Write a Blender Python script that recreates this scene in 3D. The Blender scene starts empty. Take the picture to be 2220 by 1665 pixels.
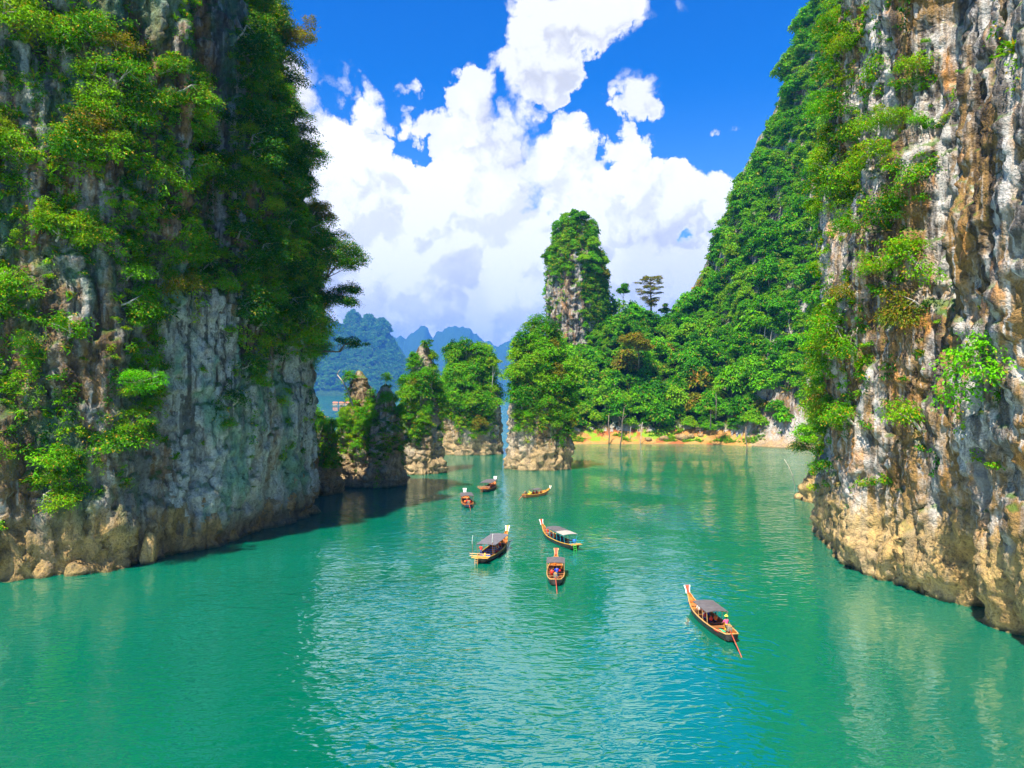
import bpy, bmesh, math, random
import numpy as np
from mathutils import Vector, Matrix

random.seed(7)
RNG = np.random.default_rng(7)
S = bpy.context.scene
COL = S.collection

# ------------------------------------------------------------------ camera
CAM_H = 25.0
FPX, CX, HY = 1539.0, 1110.0, 850.0           # focal length, centre column and horizon row of the 2220 px photograph
cam_d = bpy.data.cameras.new('camera')
cam_d.sensor_width = 36.0
cam_d.lens = 36.0 * FPX / 2220.0
cam_d.shift_y = (HY - 832.5) / 2220.0
cam_d.clip_start = 0.5
cam_d.clip_end = 25000.0
cam = bpy.data.objects.new('camera', cam_d)
COL.objects.link(cam)
cam.location = (0, 0, CAM_H)
cam.rotation_euler = (math.radians(90), 0, 0)
S.camera = cam

# ------------------------------------------------------------------ render settings
S.view_settings.view_transform = 'Standard'
S.view_settings.look = 'None'
S.view_settings.exposure = 1.4
S.view_settings.gamma = 1.0
S.view_settings.use_curve_mapping = False
S.render.engine = 'CYCLES'
S.cycles.max_bounces = 6
S.cycles.diffuse_bounces = 3
S.cycles.glossy_bounces = 3
S.cycles.transmission_bounces = 4
S.cycles.transparent_max_bounces = 8
S.cycles.volume_bounces = 0
S.cycles.sample_clamp_indirect = 4.0
S.cycles.use_denoising = True
S.cycles.use_adaptive_sampling = True
S.cycles.adaptive_threshold = 0.02
S.cycles.adaptive_min_samples = 16

# ------------------------------------------------------------------ sun
SUN_EL = math.radians(60)
SUN_AZ = math.radians(210)                     # clockwise from +Y: behind the camera, to the left
sun_dir = Vector((math.cos(SUN_EL) * math.sin(SUN_AZ), math.cos(SUN_EL) * math.cos(SUN_AZ), math.sin(SUN_EL)))
sl = bpy.data.lights.new('sun', 'SUN')
sl.energy = 5.0
sl.angle = math.radians(0.5)
sl.color = (1.0, 0.93, 0.80)
so = bpy.data.objects.new('sun', sl)
COL.objects.link(so)
so.rotation_euler = (-sun_dir).to_track_quat('-Z', 'Y').to_euler()
so.location = (0, -50, 300)


# ------------------------------------------------------------------ node helper
class NT:
    def __init__(self, tree):
        self.t = tree
        self.n = tree.nodes
        self.l = tree.links

    def node(self, typ, **kw):
        nd = self.n.new(typ)
        for k, v in kw.items():
            setattr(nd, k, v)
        return nd

    def put(self, sock, v):
        if isinstance(v, bpy.types.NodeSocket):
            self.l.new(v, sock)
        elif v is not None:
            sock.default_value = v

    def math(self, op, a, b=None, c=None, clamp=False):
        nd = self.node('ShaderNodeMath', operation=op, use_clamp=clamp)
        self.put(nd.inputs[0], a)
        if b is not None:
            self.put(nd.inputs[1], b)
        if c is not None:
            self.put(nd.inputs[2], c)
        return nd.outputs[0]

    def vec(self, op, a, b=None, c=None):
        nd = self.node('ShaderNodeVectorMath', operation=op)
        self.put(nd.inputs[0], a)
        if b is not None:
            self.put(nd.inputs[1], b)
        if c is not None:
            self.put(nd.inputs[2], c)
        return nd.outputs['Value'] if op in ('LENGTH', 'DOT_PRODUCT', 'DISTANCE') else nd.outputs[0]

    def noise(self, v, scale, detail=4, rough=0.55, dist=0.0):
        nd = self.node('ShaderNodeTexNoise')
        self.put(nd.inputs['Vector'], v)
        self.put(nd.inputs['Scale'], scale)
        nd.inputs['Detail'].default_value = detail
        nd.inputs['Roughness'].default_value = rough
        nd.inputs['Distortion'].default_value = dist
        return nd.outputs['Fac']

    def ramp(self, fac, a, b, lo=0.0, hi=1.0, smooth=True):
        nd = self.node('ShaderNodeMapRange')
        nd.interpolation_type = 'SMOOTHSTEP' if smooth else 'LINEAR'
        self.put(nd.inputs['Value'], fac)
        for i, v in zip((1, 2, 3, 4), (a, b, lo, hi)):
            self.put(nd.inputs[i], v)
        return nd.outputs[0]

    def mix(self, fac, a, b, blend='MIX'):
        nd = self.node('ShaderNodeMix', data_type='RGBA', blend_type=blend)
        self.put(nd.inputs[0], fac)
        self.put(nd.inputs[6], a if isinstance(a, bpy.types.NodeSocket) else (*a, 1.0))
        self.put(nd.inputs[7], b if isinstance(b, bpy.types.NodeSocket) else (*b, 1.0))
        return nd.outputs[2]


# ------------------------------------------------------------------ world: clear tropical sky with cumulus
SKY_STRENGTH = 0.05
world = bpy.data.worlds.new('World')
S.world = world
world.use_nodes = True
W = NT(world.node_tree)
W.n.clear()
sky = W.node('ShaderNodeTexSky', sky_type='NISHITA')
sky.sun_disc = False
sky.sun_elevation = SUN_EL
sky.sun_rotation = SUN_AZ
sky.altitude = 100
sky.air_density = 1.0
sky.dust_density = 0.2
sky.ozone_density = 3.0


def sky_ae(px, py):
    a = math.atan((px - CX) / FPX)
    e = math.atan((HY - py) / FPX * math.cos(a))
    return a, e


def blob_field(N, P, D):
    # (column, row, half width, half height) of each cumulus tower, as seen from the lake, turned into azimuth and elevation
    blobs = [(625, 190, 70, 90), (690, 345, 100, 95), (760, 520, 190, 300), (850, 350, 95, 90), (930, 560, 210, 330),
             (1020, 255, 80, 92), (980, 390, 130, 160), (1085, 420, 110, 180), (1110, 640, 240, 270), (1195, 190, 78, 130), (1160, 60, 95, 110),
             (1320, 25, 110, 48), (1240, 30, 110, 80), (1185, 130, 90, 130), (1215, 270, 66, 80), (1175, 340, 90, 100), (1160, 270, 70, 80), (1265, 400, 80, 110), (1300, 580, 220, 240), (1375, 405, 85, 90),
             (1465, 440, 115, 110), (1525, 410, 62, 85), (1440, 600, 210, 230), (1376, 205, 44, 46), (1590, 680, 140, 260), (1515, 480, 170, 150), (1000, 830, 420, 170), (1450, 830, 420, 150), (500, 830, 400, 150),
             (560, 560, 220, 320), (380, 600, 330, 330)]
    acc = None
    for (bx, by, rx, ry) in blobs:
        a, e = sky_ae(bx, by)
        ra, re = rx / FPX * 0.92, ry / FPX * 0.92
        v = N.vec('MULTIPLY_ADD', P, (1 / ra, 1 / re, 0.0), (-a / ra, -e / re, 0.0))
        k = min(1.0, max(0.22, 0.06 + 0.55 * (rx + ry) / 300.0))           # small clouds rise less than big ones
        h = N.math('MULTIPLY_ADD', N.vec('LENGTH', v), -k, k)
        acc = h if acc is None else N.math('SMOOTH_MAX', acc, h, 0.10)
    # the rest of the sky: scattered cumulus of the same kind, away from the bank described above
    gen = N.math('MULTIPLY_ADD', N.noise(D, 2.6, 2, 0.5), 2.6, -1.75)
    d0 = N.vec('DOT_PRODUCT', D, Vector((0.03, 0.95, 0.30)).normalized())
    gen = N.math('SUBTRACT', gen, N.ramp(d0, 0.60, 0.74, 0.0, 2.0))
    return N.math('MINIMUM', N.math('MAXIMUM', acc, gen), 0.9)


def billow_group():
    g = bpy.data.node_groups.new('cloud_billows', 'ShaderNodeTree')
    g.interface.new_socket('P', in_out='INPUT', socket_type='NodeSocketVector')
    g.interface.new_socket('H', in_out='OUTPUT', socket_type='NodeSocketFloat')
    N = NT(g)
    gi = N.node('NodeGroupInput')
    go = N.node('NodeGroupOutput')
    wv = gi.outputs[0]
    tot = None
    for sc, am in ((8.5, 0.34), (19.0, 0.22), (43.0, 0.13), (92.0, 0.055)):
        vo = N.node('ShaderNodeTexVoronoi', feature='F1', voronoi_dimensions='2D')
        N.put(vo.inputs['Vector'], wv); vo.inputs['Scale'].default_value = sc
        dd = vo.outputs['Distance']
        r = N.math('MULTIPLY_ADD', N.math('MULTIPLY', dd, dd), -1.7 * am, 0.42 * am)
        tot = r if tot is None else N.math('ADD', tot, r)
    N.put(go.inputs[0], tot)
    return g


CG = billow_group()
tc = W.node('ShaderNodeTexCoord')
D = tc.outputs['Generated']
sx = W.node('ShaderNodeSeparateXYZ'); W.put(sx.inputs[0], D)
hor = W.math('SQRT', W.math('ADD', W.math('MULTIPLY', sx.outputs[0], sx.outputs[0]), W.math('MULTIPLY', sx.outputs[1], sx.outputs[1])))
az = W.math('ARCTAN2', sx.outputs[0], sx.outputs[1])
el = W.math('ARCTAN2', sx.outputs[2], hor)
cv = W.node('ShaderNodeCombineXYZ'); W.put(cv.inputs[0], az); W.put(cv.inputs[1], el)
P0 = cv.outputs[0]
warp = W.node('ShaderNodeTexNoise'); W.put(warp.inputs['Vector'], W.vec('ADD', P0, (5.3, 2.9, 0.0))); warp.inputs['Scale'].default_value = 11.0; warp.inputs['Detail'].default_value = 5; warp.inputs['Roughness'].default_value = 0.62
PW = W.vec('MULTIPLY_ADD', W.vec('SUBTRACT', warp.outputs['Color'], (0.5, 0.5, 0.5)), (0.10, 0.10, 0.0), P0)


def billow(p):
    nd = W.node('ShaderNodeGroup'); nd.node_tree = CG
    W.put(nd.inputs[0], p)
    return nd.outputs[0]


base = blob_field(W, P0, D)
base1 = blob_field(W, W.vec('ADD', P0, (-0.016, 0.034, 0.0)), D)
fine = W.noise(P0, 42.0, 5, 0.62)
b0 = billow(PW)
b1 = billow(W.vec('ADD', PW, (-0.012, 0.026, 0.0)))
h0 = W.math('ADD', W.math('ADD', base, b0), W.math('MULTIPLY_ADD', fine, 0.36, -0.18))
edge = W.ramp(W.noise(P0, 5.0, 1, 0.5), 0.40, 0.64, 0.08, 0.40)      # crisp towers here, frayed ones there
alpha = W.ramp(h0, -0.02, edge)
slope = W.math('ADD', W.math('SUBTRACT', b0, b1), W.math('MULTIPLY', W.math('SUBTRACT', base, base1), 0.55))
slope = W.math('ADD', slope, W.math('MULTIPLY_ADD', fine, 0.22, -0.11))
lit = W.ramp(slope, -0.17, 0.13)
big = W.math('MULTIPLY_ADD', fine, 0.18, W.noise(W.vec('ADD', P0, (9.0, 4.0, 0.0)), 4.6, 3, 0.55))
lit = W.math('MULTIPLY_ADD', lit, 0.62, W.ramp(big, 0.50, 0.72, 0.02, 0.50), clamp=True)
thin = W.ramp(h0, 0.04, 0.24, 1.0, 0.0)
lit = W.math('MAXIMUM', lit, W.math('MULTIPLY', thin, 0.72))
ccol = W.mix(lit, (6.1, 6.17, 6.4), (10.4, 10.35, 10.2))
# thin veils between the towers
veil = W.noise(W.vec('MULTIPLY', P0, (1.0, 1.6, 0.0)), 7.0, 5, 0.62, 0.6)
veil = W.math('MULTIPLY', W.ramp(veil, 0.60, 0.82, 0.0, 0.5), W.ramp(base, -0.9, -0.1))
hs = W.node('ShaderNodeHueSaturation')
W.put(hs.inputs['Color'], sky.outputs[0])
hs.inputs['Saturation'].default_value = 1.45
hs.inputs['Value'].default_value = 1.0
blue = W.mix(1.0, hs.outputs[0], (0.05, 1.16, 1.68), 'MULTIPLY')
blue = W.mix(W.ramp(el, 0.42, 0.05, 0.0, 0.7), blue, (3.0, 4.8, 7.1))
scol = W.mix(veil, blue, (6.5, 6.8, 7.3))
scol = W.mix(alpha, scol, ccol)
bg = W.node('ShaderNodeBackground')
W.put(bg.inputs['Color'], scol)
bg.inputs['Strength'].default_value = SKY_STRENGTH
wo = W.node('ShaderNodeOutputWorld')
W.l.new(bg.outputs[0], wo.inputs[0])
world.cycles.sampling_method = 'MANUAL'
world.cycles.sample_map_resolution = 512

# ------------------------------------------------------------------ numeric helpers
_perm = np.random.default_rng(11).permutation(1024)
_perm = np.concatenate([_perm, _perm, _perm])
_grad = np.random.default_rng(12).normal(size=(1024, 3))
_grad /= np.linalg.norm(_grad, axis=1)[:, None]


def perlin(p):
    p = np.asarray(p, dtype=np.float64)
    sh = p.shape[:-1]
    p = p.reshape(-1, 3)
    i = np.floor(p).astype(np.int64)
    f = p - i
    u = f * f * f * (f * (f * 6 - 15) + 10)
    i &= 1023
    r = np.zeros(len(p))
    for dx in (0, 1):
        wx = u[:, 0] if dx else 1 - u[:, 0]
        for dy in (0, 1):
            wy = u[:, 1] if dy else 1 - u[:, 1]
            for dz in (0, 1):
                wz = u[:, 2] if dz else 1 - u[:, 2]
                h = _perm[_perm[_perm[(i[:, 0] + dx) & 1023] + ((i[:, 1] + dy) & 1023)] + ((i[:, 2] + dz) & 1023)] & 1023
                g = _grad[h]
                r += wx * wy * wz * (g[:, 0] * (f[:, 0] - dx) + g[:, 1] * (f[:, 1] - dy) + g[:, 2] * (f[:, 2] - dz))
    return (r * 1.5).reshape(sh)


def fbm(p, octaves=4, gain=0.5, lac=2.03):
    a, t, q = 1.0, 0.0, np.asarray(p, dtype=np.float64)
    for _ in range(octaves):
        t = t + a * perlin(q)
        q = q * lac + 17.31
        a *= gain
    return t


def ridged(p, octaves=3, gain=0.5):
    a, t, q = 1.0, 0.0, np.asarray(p, dtype=np.float64)
    for _ in range(octaves):
        t = t + a * (1.0 - 2.0 * np.abs(perlin(q)))
        q = q * 2.07 + 9.7
        a *= gain
    return t


def worley(p):
    """distance to the nearest and second nearest feature point, and a random number for the cell"""
    p = np.asarray(p, dtype=np.float64); sh = p.shape[:-1]; p = p.reshape(-1, 3)
    i = np.floor(p).astype(np.int64)
    f1 = np.full(len(p), 9.0); f2 = np.full(len(p), 9.0); cid = np.zeros(len(p))
    for dx in (-1, 0, 1):
        for dy in (-1, 0, 1):
            for dz in (-1, 0, 1):
                c = i + np.array([dx, dy, dz])
                h = _perm[_perm[_perm[c[:, 0] & 1023] + (c[:, 1] & 1023)] + (c[:, 2] & 1023)]
                q = c + 0.5 + 0.45 * _grad[h & 1023]
                d = np.linalg.norm(p - q, axis=1)
                near = d < f1
                f2 = np.where(near, f1, np.minimum(f2, d)); cid = np.where(near, (h & 1023) / 1023.0, cid); f1 = np.where(near, d, f1)
    return f1.reshape(sh), f2.reshape(sh), cid.reshape(sh)


def blocks(V, size, slant=0.5):
    """jointed rock: blocks standing proud by different amounts with open cracks between them"""
    q = V / np.array(size)
    q = q + 0.25 * np.stack([perlin(q * 0.9 + 4), perlin(q * 0.9 + 14), perlin(q * 0.9 + 24)], -1)
    q = np.stack([q[..., 0] + slant * q[..., 2], q[..., 1], q[..., 2] - slant * q[..., 0]], -1)
    f1, f2, c = worley(q)
    return (c - 0.5) * sstep(0.0, 0.22, f2 - f1) - 0.55 * (1 - sstep(0.0, 0.13, f2 - f1))


def sstep(a, b, x):
    t = np.clip((x - a) / (b - a), 0, 1)
    return t * t * (3 - 2 * t)


def to_px(v):
    y = np.maximum(v[..., 1], 1.0)
    return CX + FPX * v[..., 0] / y, HY - FPX * (v[..., 2] - CAM_H) / y


def at(px, py, Y):
    return Vector(((px - CX) / FPX * Y, Y, CAM_H + (HY - py) / FPX * Y))


def on_water(px, py):
    Y = CAM_H * FPX / (py - HY)
    return Vector(((px - CX) / FPX * Y, Y, 0.0))


# ------------------------------------------------------------------ object helpers
def tag(o, label=None, cat=None, group=None, kind=None):
    if label: o['label'] = label
    if cat: o['category'] = cat
    if group: o['group'] = group
    if kind: o['kind'] = kind
    return o


def link(o, parent=None):
    COL.objects.link(o)
    if parent is not None:
        o.parent = parent
    return o


def mesh_np(name, v, f, mat=None, smooth=True, mi=None):
    """v (n,3); f (m,3) or (m,4) integer array"""
    me = bpy.data.meshes.new(name)
    v = np.asarray(v, dtype=np.float32); f = np.asarray(f, dtype=np.int32)
    k = f.shape[1]
    me.vertices.add(len(v)); me.vertices.foreach_set('co', v.ravel())
    me.loops.add(f.size); me.loops.foreach_set('vertex_index', f.ravel())
    me.polygons.add(len(f))
    me.polygons.foreach_set('loop_start', np.arange(0, f.size, k, dtype=np.int32))
    me.polygons.foreach_set('loop_total', np.full(len(f), k, dtype=np.int32))
    if mi is not None:
        me.polygons.foreach_set('material_index', np.asarray(mi, dtype=np.int32))
    me.update(calc_edges=True)
    me.polygons.foreach_set('use_smooth', np.full(len(f), smooth, dtype=bool))
    for m in ([mat] if mat is None or not isinstance(mat, (list, tuple)) else mat):
        if m is not None:
            me.materials.append(m)
    return me


def obj(name, me, parent=None, loc=None):
    o = bpy.data.objects.new(name, me)
    link(o, parent)
    if loc is not None:
        o.location = loc
    return o


def empty(name, loc=(0, 0, 0), rz=0.0):
    o = bpy.data.objects.new(name, None)
    o.empty_display_size = 0.3
    link(o)
    o.location = loc
    o.rotation_euler = (0, 0, rz)
    return o


def grid_faces(ns, nt, wrap=False):
    i = np.arange(ns if wrap else ns - 1)[:, None]
    j = np.arange(nt - 1)[None, :]
    i2 = (i + 1) % ns
    a = i * nt + j; b = i2 * nt + j; c = i2 * nt + j + 1; d = i * nt + j + 1
    return np.stack([a, b, c, d], -1).reshape(-1, 4)


class MB:
    """collects simple shapes into one mesh"""
    def __init__(self):
        self.v = []; self.f = []; self.m = []

    def add(self, vs, fs, mi=0):
        o = len(self.v)
        self.v += [tuple(x) for x in vs]
        self.f += [tuple(i + o for i in f) for f in fs]
        self.m += [mi] * len(fs)
        return self

    def box(self, c, s, rot=None, mi=0):
        hx, hy, hz = s[0] / 2, s[1] / 2, s[2] / 2
        vs = [Vector((x, y, z)) for x in (-hx, hx) for y in (-hy, hy) for z in (-hz, hz)]
        if rot is not None:
            R = Matrix.Rotation(rot[0], 3, 'X') if len(rot) == 1 else (Matrix.Rotation(rot[2], 3, 'Z') @ Matrix.Rotation(rot[1], 3, 'Y') @ Matrix.Rotation(rot[0], 3, 'X'))
            vs = [R @ q for q in vs]
        vs = [q + Vector(c) for q in vs]
        return self.add(vs, [(0, 1, 3, 2), (4, 6, 7, 5), (0, 4, 5, 1), (2, 3, 7, 6), (0, 2, 6, 4), (1, 5, 7, 3)], mi)

    def tube(self, pts, rad, n=8, mi=0, cap=True):
        pts = [Vector(p) for p in pts]
        rad = [rad] * len(pts) if isinstance(rad, (int, float)) else rad
        vs = []
        up = Vector((0.31, 0.17, 0.93))
        for k, p in enumerate(pts):
            t = (pts[min(k + 1, len(pts) - 1)] - pts[max(k - 1, 0)]).normalized()
            a = t.cross(up)
            if a.length < 0.05:
                a = t.cross(Vector((1, 0, 0)))
            a.normalize(); b = t.cross(a)
            for q in range(n):
                an = 2 * math.pi * q / n
                vs.append(p + (a * math.cos(an) + b * math.sin(an)) * rad[k])
        fs = []
        for k in range(len(pts) - 1):
            for q in range(n):
                fs.append((k * n + q, k * n + (q + 1) % n, (k + 1) * n + (q + 1) % n, (k + 1) * n + q))
        if cap:
            fs.append(tuple(range(n - 1, -1, -1)))
            fs.append(tuple((len(pts) - 1) * n + q for q in range(n)))
        return self.add(vs, fs, mi)

    def mesh(self, name, mats, smooth=False):
        me = bpy.data.meshes.new(name)
        me.from_pydata(self.v, [], self.f)
        for m in (mats if isinstance(mats, (list, tuple)) else [mats]):
            me.materials.append(m)
        me.polygons.foreach_set('material_index', self.m)
        me.polygons.foreach_set('use_smooth', [smooth] * len(self.f))
        me.update()
        return me

    def build(self, name, mats, parent=None, smooth=False, loc=None):
        return obj(name, self.mesh(name, mats, smooth), parent, loc)


# ------------------------------------------------------------------ materials
def new_mat(name):
    m = bpy.data.materials.new(name)
    m.use_nodes = True
    N = NT(m.node_tree)
    N.n.clear()
    return m, N


def finish(N, bsdf):
    out = N.node('ShaderNodeOutputMaterial')
    N.l.new(bsdf, out.inputs['Surface'])


def paint(name, col, rough=0.55, spec=0.4, var=0.25, scale=3.0, metal=0.0, bump=0.0):
    """worn painted / wooden / cloth surface: base colour with grime and grain"""
    m, N = new_mat(name)
    tcn = N.node('ShaderNodeTexCoord')
    n1 = N.noise(tcn.outputs['Object'], scale, 5, 0.6)
    n2 = N.noise(N.vec('MULTIPLY', tcn.outputs['Object'], (9.0, 1.2, 9.0)), scale, 3, 0.6)
    f = N.math('ADD', N.math('MULTIPLY', n1, 0.6), N.math('MULTIPLY', n2, 0.4))
    f = N.ramp(f, 0.35, 0.65)
    c = N.mix(f, tuple(x * (1 - var) for x in col), tuple(min(1, x * (1 + var * 0.6)) for x in col))
    b = N.node('ShaderNodeBsdfPrincipled')
    N.put(b.inputs['Base Color'], c)
    N.put(b.inputs['Roughness'], N.ramp(n1, 0.2, 0.8, max(0.05, rough - 0.12), min(1, rough + 0.15)))
    b.inputs['Specular IOR Level'].default_value = spec
    b.inputs['Metallic'].default_value = metal
    if bump:
        bm = N.node('ShaderNodeBump'); bm.inputs['Strength'].default_value = bump; bm.inputs['Distance'].default_value = 0.02
        N.put(bm.inputs['Height'], n2)
        N.l.new(bm.outputs[0], b.inputs['Normal'])
    finish(N, b.outputs[0])
    return m


def leaf_mat(name, cols, trans=0.30, tip=(0.30, 0.26, 0.03), tip_amt=0.06):
    m, N = new_mat(name)
    oi = N.node('ShaderNodeObjectInfo')
    ge = N.node('ShaderNodeNewGeometry')
    cr = N.node('ShaderNodeValToRGB')
    e = cr.color_ramp.elements
    while len(e) < len(cols):
        e.new(0.5)
    for k, c in enumerate(cols):
        e[k].position = k / (len(cols) - 1)
        e[k].color = (*c, 1)
    patch = N.noise(ge.outputs['Position'], 0.35, 2, 0.5)
    f = N.math('ADD', N.math('MULTIPLY', oi.outputs['Random'], 0.75), N.math('MULTIPLY_ADD', patch, 0.9, -0.33), clamp=True)
    N.put(cr.inputs[0], f)
    isl = ge.outputs['Random Per Island']
    c = N.mix(1.0, cr.outputs[0], N.node('ShaderNodeCombineColor').outputs[0], 'MULTIPLY')
    cc = c.node.inputs[7].links[0].from_node
    br = N.ramp(isl, 0.0, 1.0, 0.62, 1.38, False)
    for k in range(3):
        N.put(cc.inputs[k], br)
    tipf = N.ramp(N.math('FRACT', N.math('MULTIPLY', isl, 37.7)), 1.0 - tip_amt - 0.01, 1.0 - tip_amt + 0.01)
    c = N.mix(tipf, c, tip)
    b = N.node('ShaderNodeBsdfPrincipled')
    N.put(b.inputs['Base Color'], c)
    b.inputs['Roughness'].default_value = 0.5
    b.inputs['Specular IOR Level'].default_value = 0.1
    tr = N.node('ShaderNodeBsdfTranslucent')
    N.put(tr.inputs[0], N.mix(1.0, c, (1.25, 1.2, 0.5), 'MULTIPLY'))
    ms = N.node('ShaderNodeMixShader'); ms.inputs[0].default_value = trans
    N.l.new(b.outputs[0], ms.inputs[1]); N.l.new(tr.outputs[0], ms.inputs[2])
    finish(N, ms.outputs[0])
    return m


LEAF_JUNGLE = leaf_mat('jungle_leaves', [(0.020, 0.11, 0.002), (0.048, 0.23, 0.002), (0.090, 0.33, 0.002), (0.15, 0.37, 0.003), (0.23, 0.35, 0.005)])
LEAF_CLIFF = leaf_mat('cliff_leaves', [(0.022, 0.10, 0.002), (0.055, 0.21, 0.002), (0.11, 0.32, 0.002), (0.18, 0.38, 0.003), (0.26, 0.36, 0.005)], tip=(0.45, 0.28, 0.02), tip_amt=0.08)
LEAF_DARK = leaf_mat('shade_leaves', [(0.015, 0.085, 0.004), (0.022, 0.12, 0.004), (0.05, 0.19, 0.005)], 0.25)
LEAF_BRIGHT = leaf_mat('lime_leaves', [(0.09, 0.39, 0.003), (0.15, 0.43, 0.003), (0.23, 0.43, 0.004)])
LEAF_OLIVE = leaf_mat('olive_leaves', [(0.11, 0.17, 0.005), (0.19, 0.20, 0.006)], tip=(0.34, 0.18, 0.02), tip_amt=0.2)
LEAF_RUST = leaf_mat('rusty_leaves', [(0.30, 0.24, 0.006), (0.42, 0.25, 0.008)], tip=(0.45, 0.14, 0.02), tip_amt=0.25)
LEAF_FAR = leaf_mat('far_leaves', [(0.03, 0.13, 0.008), (0.05, 0.20, 0.010), (0.10, 0.24, 0.012)], 0.15)
BARK = paint('bark', (0.16, 0.125, 0.09), 0.85, 0.2, 0.4, 1.5, bump=0.4)
BARK_PALE = paint('pale_bark', (0.42, 0.37, 0.30), 0.85, 0.2, 0.35, 1.5, bump=0.4)
BARK_DARK = paint('dark_bark', (0.07, 0.055, 0.04), 0.9, 0.2, 0.4, 1.5, bump=0.4)


def rock_mat(name, pale=(0.50, 0.48, 0.45), tan=(0.40, 0.26, 0.12), dark=(0.055, 0.042, 0.032), band=(0.52, 0.36, 0.15), band_h=9.0,
             stain=0.55, tan_amt=0.5, green=0.0, orange=0.3, streak=(0.45, 0.45, 0.03), bump=0.9, shift=0.0, green_col=(0.055, 0.17, 0.075)):
    m, N = new_mat(name)
    ge = N.node('ShaderNodeNewGeometry')
    P = N.vec('ADD', ge.outputs['Position'], (shift, shift, 0.0))
    sp = N.node('ShaderNodeSeparateXYZ'); N.put(sp.inputs[0], ge.outputs['Position'])
    nrm = N.node('ShaderNodeSeparateXYZ'); N.put(nrm.inputs[0], ge.outputs['Normal'])
    Pv = N.vec('MULTIPLY', P, (1.0, 1.0, 0.25))
    big = N.noise(Pv, 0.11, 3, 0.6)
    med = N.noise(Pv, 0.55, 4, 0.65)
    fin = N.noise(P, 2.6, 3, 0.7)
    c = N.mix(N.ramp(N.math('MULTIPLY_ADD', med, 0.5, N.math('MULTIPLY', big, 0.75)), 0.62 - 0.25 * (tan_amt - 0.5) - 0.06, 0.62 - 0.25 * (tan_amt - 0.5) + 0.10), pale, tan)
    # pale streaks of fresh calcite, dark streaks of algae and soot-black lichen, both running down the wall
    s1 = N.noise(N.vec('MULTIPLY', P, streak), 1.0, 3, 0.65)
    s2 = N.noise(N.vec('MULTIPLY', N.vec('ADD', P, (31.0, 17.0, 5.0)), (streak[0] * 1.9, streak[1] * 1.9, streak[2] * 1.5)), 1.0, 2, 0.6)
    c = N.mix(N.ramp(s2, 0.54, 0.66, 0.0, 0.7), c, tuple(min(0.8, x * 1.25) for x in pale))
    hi = N.ramp(sp.outputs[2], 2.0, 26.0, 0.15, 1.0)
    sf = N.math('MULTIPLY', N.ramp(s1, 0.60 - 0.22 * stain, 0.68 - 0.14 * stain), hi)
    sf = N.math('MULTIPLY', sf, N.ramp(fin, 0.25, 0.55, 0.55, 1.0))
    c = N.mix(N.math('MULTIPLY', sf, 0.88), c, dark)
    if orange:
        of = N.ramp(N.noise(N.vec('MULTIPLY', N.vec('ADD', P, (7.0, 3.0, 2.0)), (1, 1, 0.4)), 0.22, 3, 0.6), 0.56, 0.68, 0.0, orange)
        c = N.mix(of, c, (0.52, 0.23, 0.05))
    if green:
        gf = N.ramp(N.noise(N.vec('MULTIPLY', N.vec('ADD', P, (57.0, 23.0, 12.0)), (1, 1, 0.35)), 0.17, 3, 0.62), 0.46, 0.64, 0.0, green)
        c = N.mix(gf, c, green_col)
    # the tide band left by the changing lake level
    bh = N.math('MULTIPLY_ADD', big, band_h * 1.1, band_h * 0.35)
    bf = N.ramp(N.math('SUBTRACT', sp.outputs[2], bh), -3.5, 2.5, 0.85, 0.0)
    c = N.mix(bf, c, N.mix(N.ramp(med, 0.35, 0.65), tuple(x * 0.55 for x in band), band))
    wet = N.ramp(N.math('ADD', sp.outputs[2], N.math('MULTIPLY', fin, -0.7)), -0.2, 0.25, 0.75, 0.0)
    c = N.mix(wet, c, (0.10, 0.085, 0.03))
    # cracks and pits
    vo = N.node('ShaderNodeTexVoronoi', feature='DISTANCE_TO_EDGE')
    N.put(vo.inputs['Vector'], N.vec('ADD', N.vec('MULTIPLY', P, (1, 1, 0.55)), N.vec('SCALE', fin.node.outputs['Color'], None)))
    vo.inputs['Vector'].links[0].from_node.inputs[1].links[0].from_node.inputs['Scale'].default_value = 1.3
    vo.inputs['Scale'].default_value = 0.55
    crack = N.ramp(vo.outputs['Distance'], 0.0, 0.07, 1.0, 0.0)
    c = N.mix(N.math('MULTIPLY', crack, 0.35), c, tuple(x * 0.7 for x in dark))
    c = N.mix(N.ramp(fin, 0.30, 0.52, 0.5, 0.0), c, tuple(x * 1.1 for x in dark))
    # moss and small plants on ledges
    mf = N.ramp(N.math('MULTIPLY_ADD', N.noise(P, 0.9, 2, 0.6), 0.5, nrm.outputs[2]), 0.62, 0.95, 0.0, 0.75)
    mf = N.math('MULTIPLY', mf, N.ramp(sp.outputs[2], 5.0, 12.0))
    c = N.mix(mf, c, (0.055, 0.13, 0.012))
    b = N.node('ShaderNodeBsdfPrincipled')
    N.put(b.inputs['Base Color'], c)
    b.inputs['Roughness'].default_value = 0.88
    b.inputs['Specular IOR Level'].default_value = 0.25
    rd = N.node('ShaderNodeTexNoise', noise_type='RIDGED_MULTIFRACTAL')
    N.put(rd.inputs['Vector'], N.vec('MULTIPLY', P, (1.0, 1.0, 0.38))); rd.inputs['Scale'].default_value = 0.9; rd.inputs['Detail'].default_value = 5; rd.inputs['Roughness'].default_value = 0.6
    hgt = N.math('ADD', N.math('MULTIPLY', rd.outputs['Fac'], 0.55), N.math('MULTIPLY', fin, 0.5))
    bm = N.node('ShaderNodeBump'); bm.inputs['Strength'].default_value = bump; bm.inputs['Distance'].default_value = 0.9
    N.put(bm.inputs['Height'], hgt)
    N.l.new(bm.outputs[0], b.inputs['Normal'])
    finish(N, b.outputs[0])
    return m


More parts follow.
